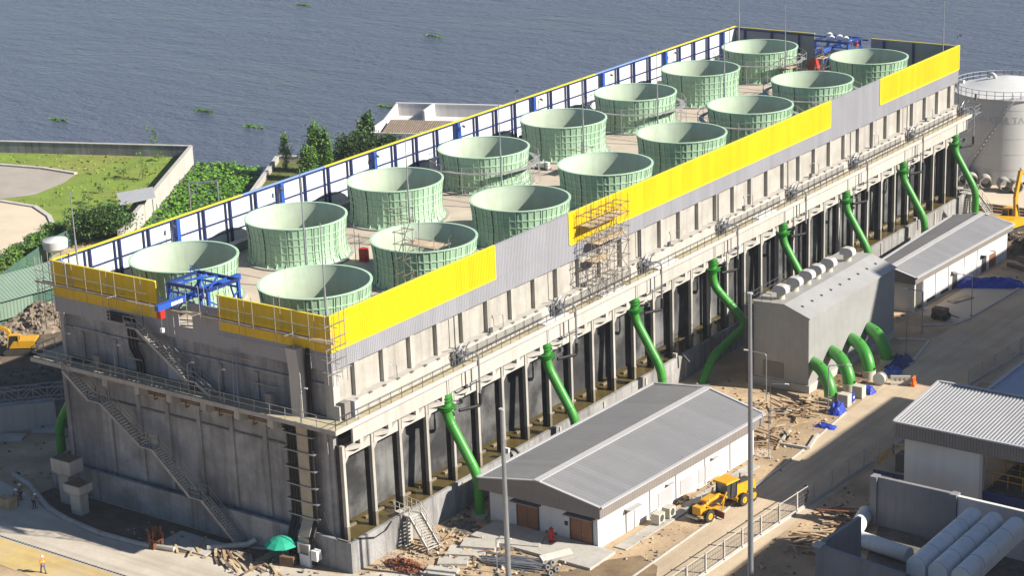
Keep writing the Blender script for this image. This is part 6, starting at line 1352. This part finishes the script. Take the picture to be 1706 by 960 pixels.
# ------------------------------------------------------------------ trees and shrubs
def tree(name, label, loc, h, w_, shape, m1, m2, n, seed, leaf=.32, group=None, trunk=.14):
    r = random.Random(seed); t = thing(name, label, 'tree' if h > 2.2 else 'shrub', loc, 0, group)
    b = MB(); b.tube([(0, 0, -.1), (.05, 0, h * .3), (-.04, .05, h * .6), (0, 0, h * .92)], [trunk, trunk * .8, trunk * .5, .02], 7)
    for k in range(7):
        a = r.random() * 6.28; z = h * r.uniform(.2, .6); b.tube([(0, 0, z), (w_ * .2 * math.cos(a), w_ * .2 * math.sin(a), z + h * .1), (w_ * .38 * math.cos(a), w_ * .38 * math.sin(a), z + h * .18)], [trunk * .45, trunk * .3, .015], 5)
    b.build('trunk', 'bark', t); f = MB()
    cl = []
    for k in range(max(6, n // 45)):
        if shape == 'col': z = r.random() ** .9; rr = w_ / 2 * (math.sin(math.pi * min(1, z * .85 + .12)) ** .7); a = r.random() * 6.28; q = math.sqrt(r.random()); cl.append((Vector((rr * q * math.cos(a), rr * q * math.sin(a), h * (.08 + .92 * z))), w_ * .16, h * .09))
        elif shape == 'round': a = r.random() * 6.28; u = r.uniform(-.35, 1); q = r.random() ** .35; s = math.sqrt(max(0, 1 - u * u * .9)); cl.append((Vector((w_ / 2 * q * s * math.cos(a), w_ / 2 * q * s * math.sin(a), h * .48 + h * .44 * u * q)), w_ * .10, h * .07))
        else: a = r.random() * 6.28; q = math.sqrt(r.random()); cl.append((Vector((w_ / 2 * q * math.cos(a), w_ / 2 * q * math.sin(a), h * r.uniform(.35, 1))), w_ * .09, h * .06))
    for k in range(n):
        c, sx, sz = r.choice(cl); p = c + Vector((r.gauss(0, sx), r.gauss(0, sx), r.gauss(0, sz)))
        if p.z < .15: continue
        l = leaf * r.uniform(.6, 1.3); a = r.random() * 6.28; ti = r.uniform(-1.1, 1.1); e = Vector((math.cos(a) * math.cos(ti), math.sin(a) * math.cos(ti), math.sin(ti))) * l; g = Vector((-math.sin(a), math.cos(a), r.uniform(-.5, .5))).normalized() * l * .45
        f.cur = 1 if r.random() < .35 else 0; f.add([p - e * .5, p + g, p + e * .6, p - g], [(0, 1, 2, 3)])
    f.build('crown', [m1, m2], t); return t
tree('poplar_tree', 'slim pale green tree nearest the end of the quay wall', (-105.28, 110.66, 0), 5.4, 1.7, 'col', 'leaf_b', 'leaf_b', 900, 51)
tree('conifer_tree', 'conical bright green tree in front of the tall twin-topped one', (-97.5, 107.5, 0), 5.2, 2.8, 'col', 'leaf', 'leaf_b', 2600, 52)
tree('conifer_tree', 'tallest twin-topped green column tree by the inlet, left top', (-99.8, 112.0, 0), 7.6, 2.7, 'col', 'leaf', 'leaf_b', 3400, 53); tree('conifer_tree', 'slightly lower right-hand top of the green column trees', (-98.2, 112.8, 0), 6.6, 2.0, 'col', 'leaf', 'leaf_b', 2000, 54)
tree('broad_tree', 'dark round tree between the column trees and the white house', (-97.5, 119, 0), 5.6, 6.5, 'round', 'leaf_dark', 'leaf_dark', 3600, 55, .36); tree('broad_tree', 'dark low tree right of the dark round tree', (-95.0, 123.5, 0), 4.6, 5.0, 'round', 'leaf_dark', 'leaf_dark', 2600, 56, .36)
for i, (x, y, h) in enumerate(((-99.0, 121.6, 4.2), (-99.2, 123.2, 5.6), (-98.6, 124.6, 5.0), (-99.9, 125.6, 6.2))): tree('upright_tree', 'dark upright leafy tree beside the white riverside house, %s from the inlet' % ORD[i], (x, y, 0), h, 2.3, 'col', 'leaf_dark', 'leaf', 1500, 60 + i, .5, 'upright trees by the white house')
tree('broad_tree', 'big round green tree at the corner of the lawn by the park road', (-102.2, 66.8, 0), 5.6, 8.2, 'round', 'leaf_dark', 'leaf', 6500, 70, .36)
SAP = [((-122.15, 94.59, 0), 4.6, 1.7, 'col'), ((-133.54, 108.56, 0), 4.4, 1.8, 'spread'), ((-126.21, 94.22, 0), 1.6, 1.8, 'spread'), ((-114.55, 83.66, 0), 2.4, 1.6, 'spread'), ((-122.47, 85.19, 0), 1.8, 1.4, 'spread'), ((-119.01, 79.73, 0), 1.7, 1.7, 'spread'), ((-117.45, 76.63, 0), 1.4, 1.5, 'spread'), ((-129.08, 105.24, 0), 1.8, 2.0, 'spread'), ((-110.54, 67.16, 0), 3.0, 1.6, 'col')]
for i, (p, h, w_, s) in enumerate(SAP): tree('sapling', 'thin young tree on the riverside lawn, ' + ['the tall one near the middle', 'by the flood wall corner, tallest there', 'low one left of the tall middle one', 'below the tall middle one by the inlet wall', 'left of centre above the big round tree', 'lowest pair by the big round tree, right one', 'lowest pair by the big round tree, left one', 'small one before the flood wall corner', 'beside the park road kerb'][i], p, h, w_, s, 'leaf', 'leaf_b', 260 if h > 3 else 150, 80 + i, .22, 'saplings on the lawn', .05)
for i, (g, h, w_) in enumerate((((-101.46, 53.1, 0), 2.2, 5.0), ((-98.19, 46.89, 0), 2.4, 5.0), ((-105.29, 59.4, 0), 1.8, 4.0), ((-94.7, 41.16, 0), 2.4, 5.0), ((-106.87, 63.76, 0), 2.0, 4.0))): tree('hedge_bush', 'leafy bush along the green sheet fence, ' + ('middle of the row', 'second from the left edge', 'just left of the round white tank', 'at the left edge', 'just behind the round white tank')[i], (g[0] - 3.2, g[1] + .5, 0), h, w_, 'round', 'leaf', 'leaf_b', 1500, 95 + i, .34, 'bushes by the sheet fence')
# ------------------------------------------------------------------ white house by the river
hw = thing('riverside_house', 'white flat-fronted house with a recessed brown tiled roof beside the river', 'house', (-97.6, 124.2, 0), R(20)); 
u, v = 26.0, 12.6
b = MB(); b.box(0, u, 0, .3, 0, 4.2); b.box(0, .3, .3, v, 0, 5.2); b.box(.3, u, v - .3, v, 0, 6.4); b.box(u - .3, u, .3, v - .3, 0, 5); b.box(6.6, 7.0, 6.6, v - .3, 4.0, 6.6); b.build('wall', 'plaster', hw)
b = MB(); b.hexa([(.3, .1, 4.2), (.31, .1, 4.2), (.31, v, 4.2), (.3, v, 4.2), (0, .1, 4.2), (.3, .1, 4.2), (.3, v, 6.5), (0, v, 6.5)]); b.build('gable_wall', 'plaster', hw)
b = MB(); b.corr((1.0, .6, 3.7), (u - .5, .6, 3.7), (0, 5.6, 1.3), .07, .4, (0, 0, 1)); b.build('roof', 'tile', hw)
b = MB(); b.box(.3, u - .3, 6.3, v - .3, 4.2, 4.3); b.build('terrace', 'plaster', hw)
b = MB(); b.box(-.05, u, v - .36, v + .06, 6.402, 6.55); b.box(-.1, .36, -.06, .36, 4.2, 4.3); b.box(8.2, 9.2, -.36, 0, 0, 4.6); b.build('coping', 'white', hw)
# ------------------------------------------------------------------ thin air between the hilltop view and the site
hb = MB(); hb.box(-900, 260, -260, 900, -2.2, 110)
hm = bpy.data.materials.new('air'); hm.use_nodes = True; nt = hm.node_tree; nt.nodes.clear()
ou = nt.nodes.new('ShaderNodeOutputMaterial'); pv = nt.nodes.new('ShaderNodeVolumePrincipled'); pv.inputs['Density'].default_value = .0001; pv.inputs['Color'].default_value = (.84, .90, 1, 1); pv.inputs['Anisotropy'].default_value = .2
nt.links.new(pv.outputs[0], ou.inputs['Volume']); M['air'] = hm
tag(hb.build('haze', 'air'), kind='stuff')
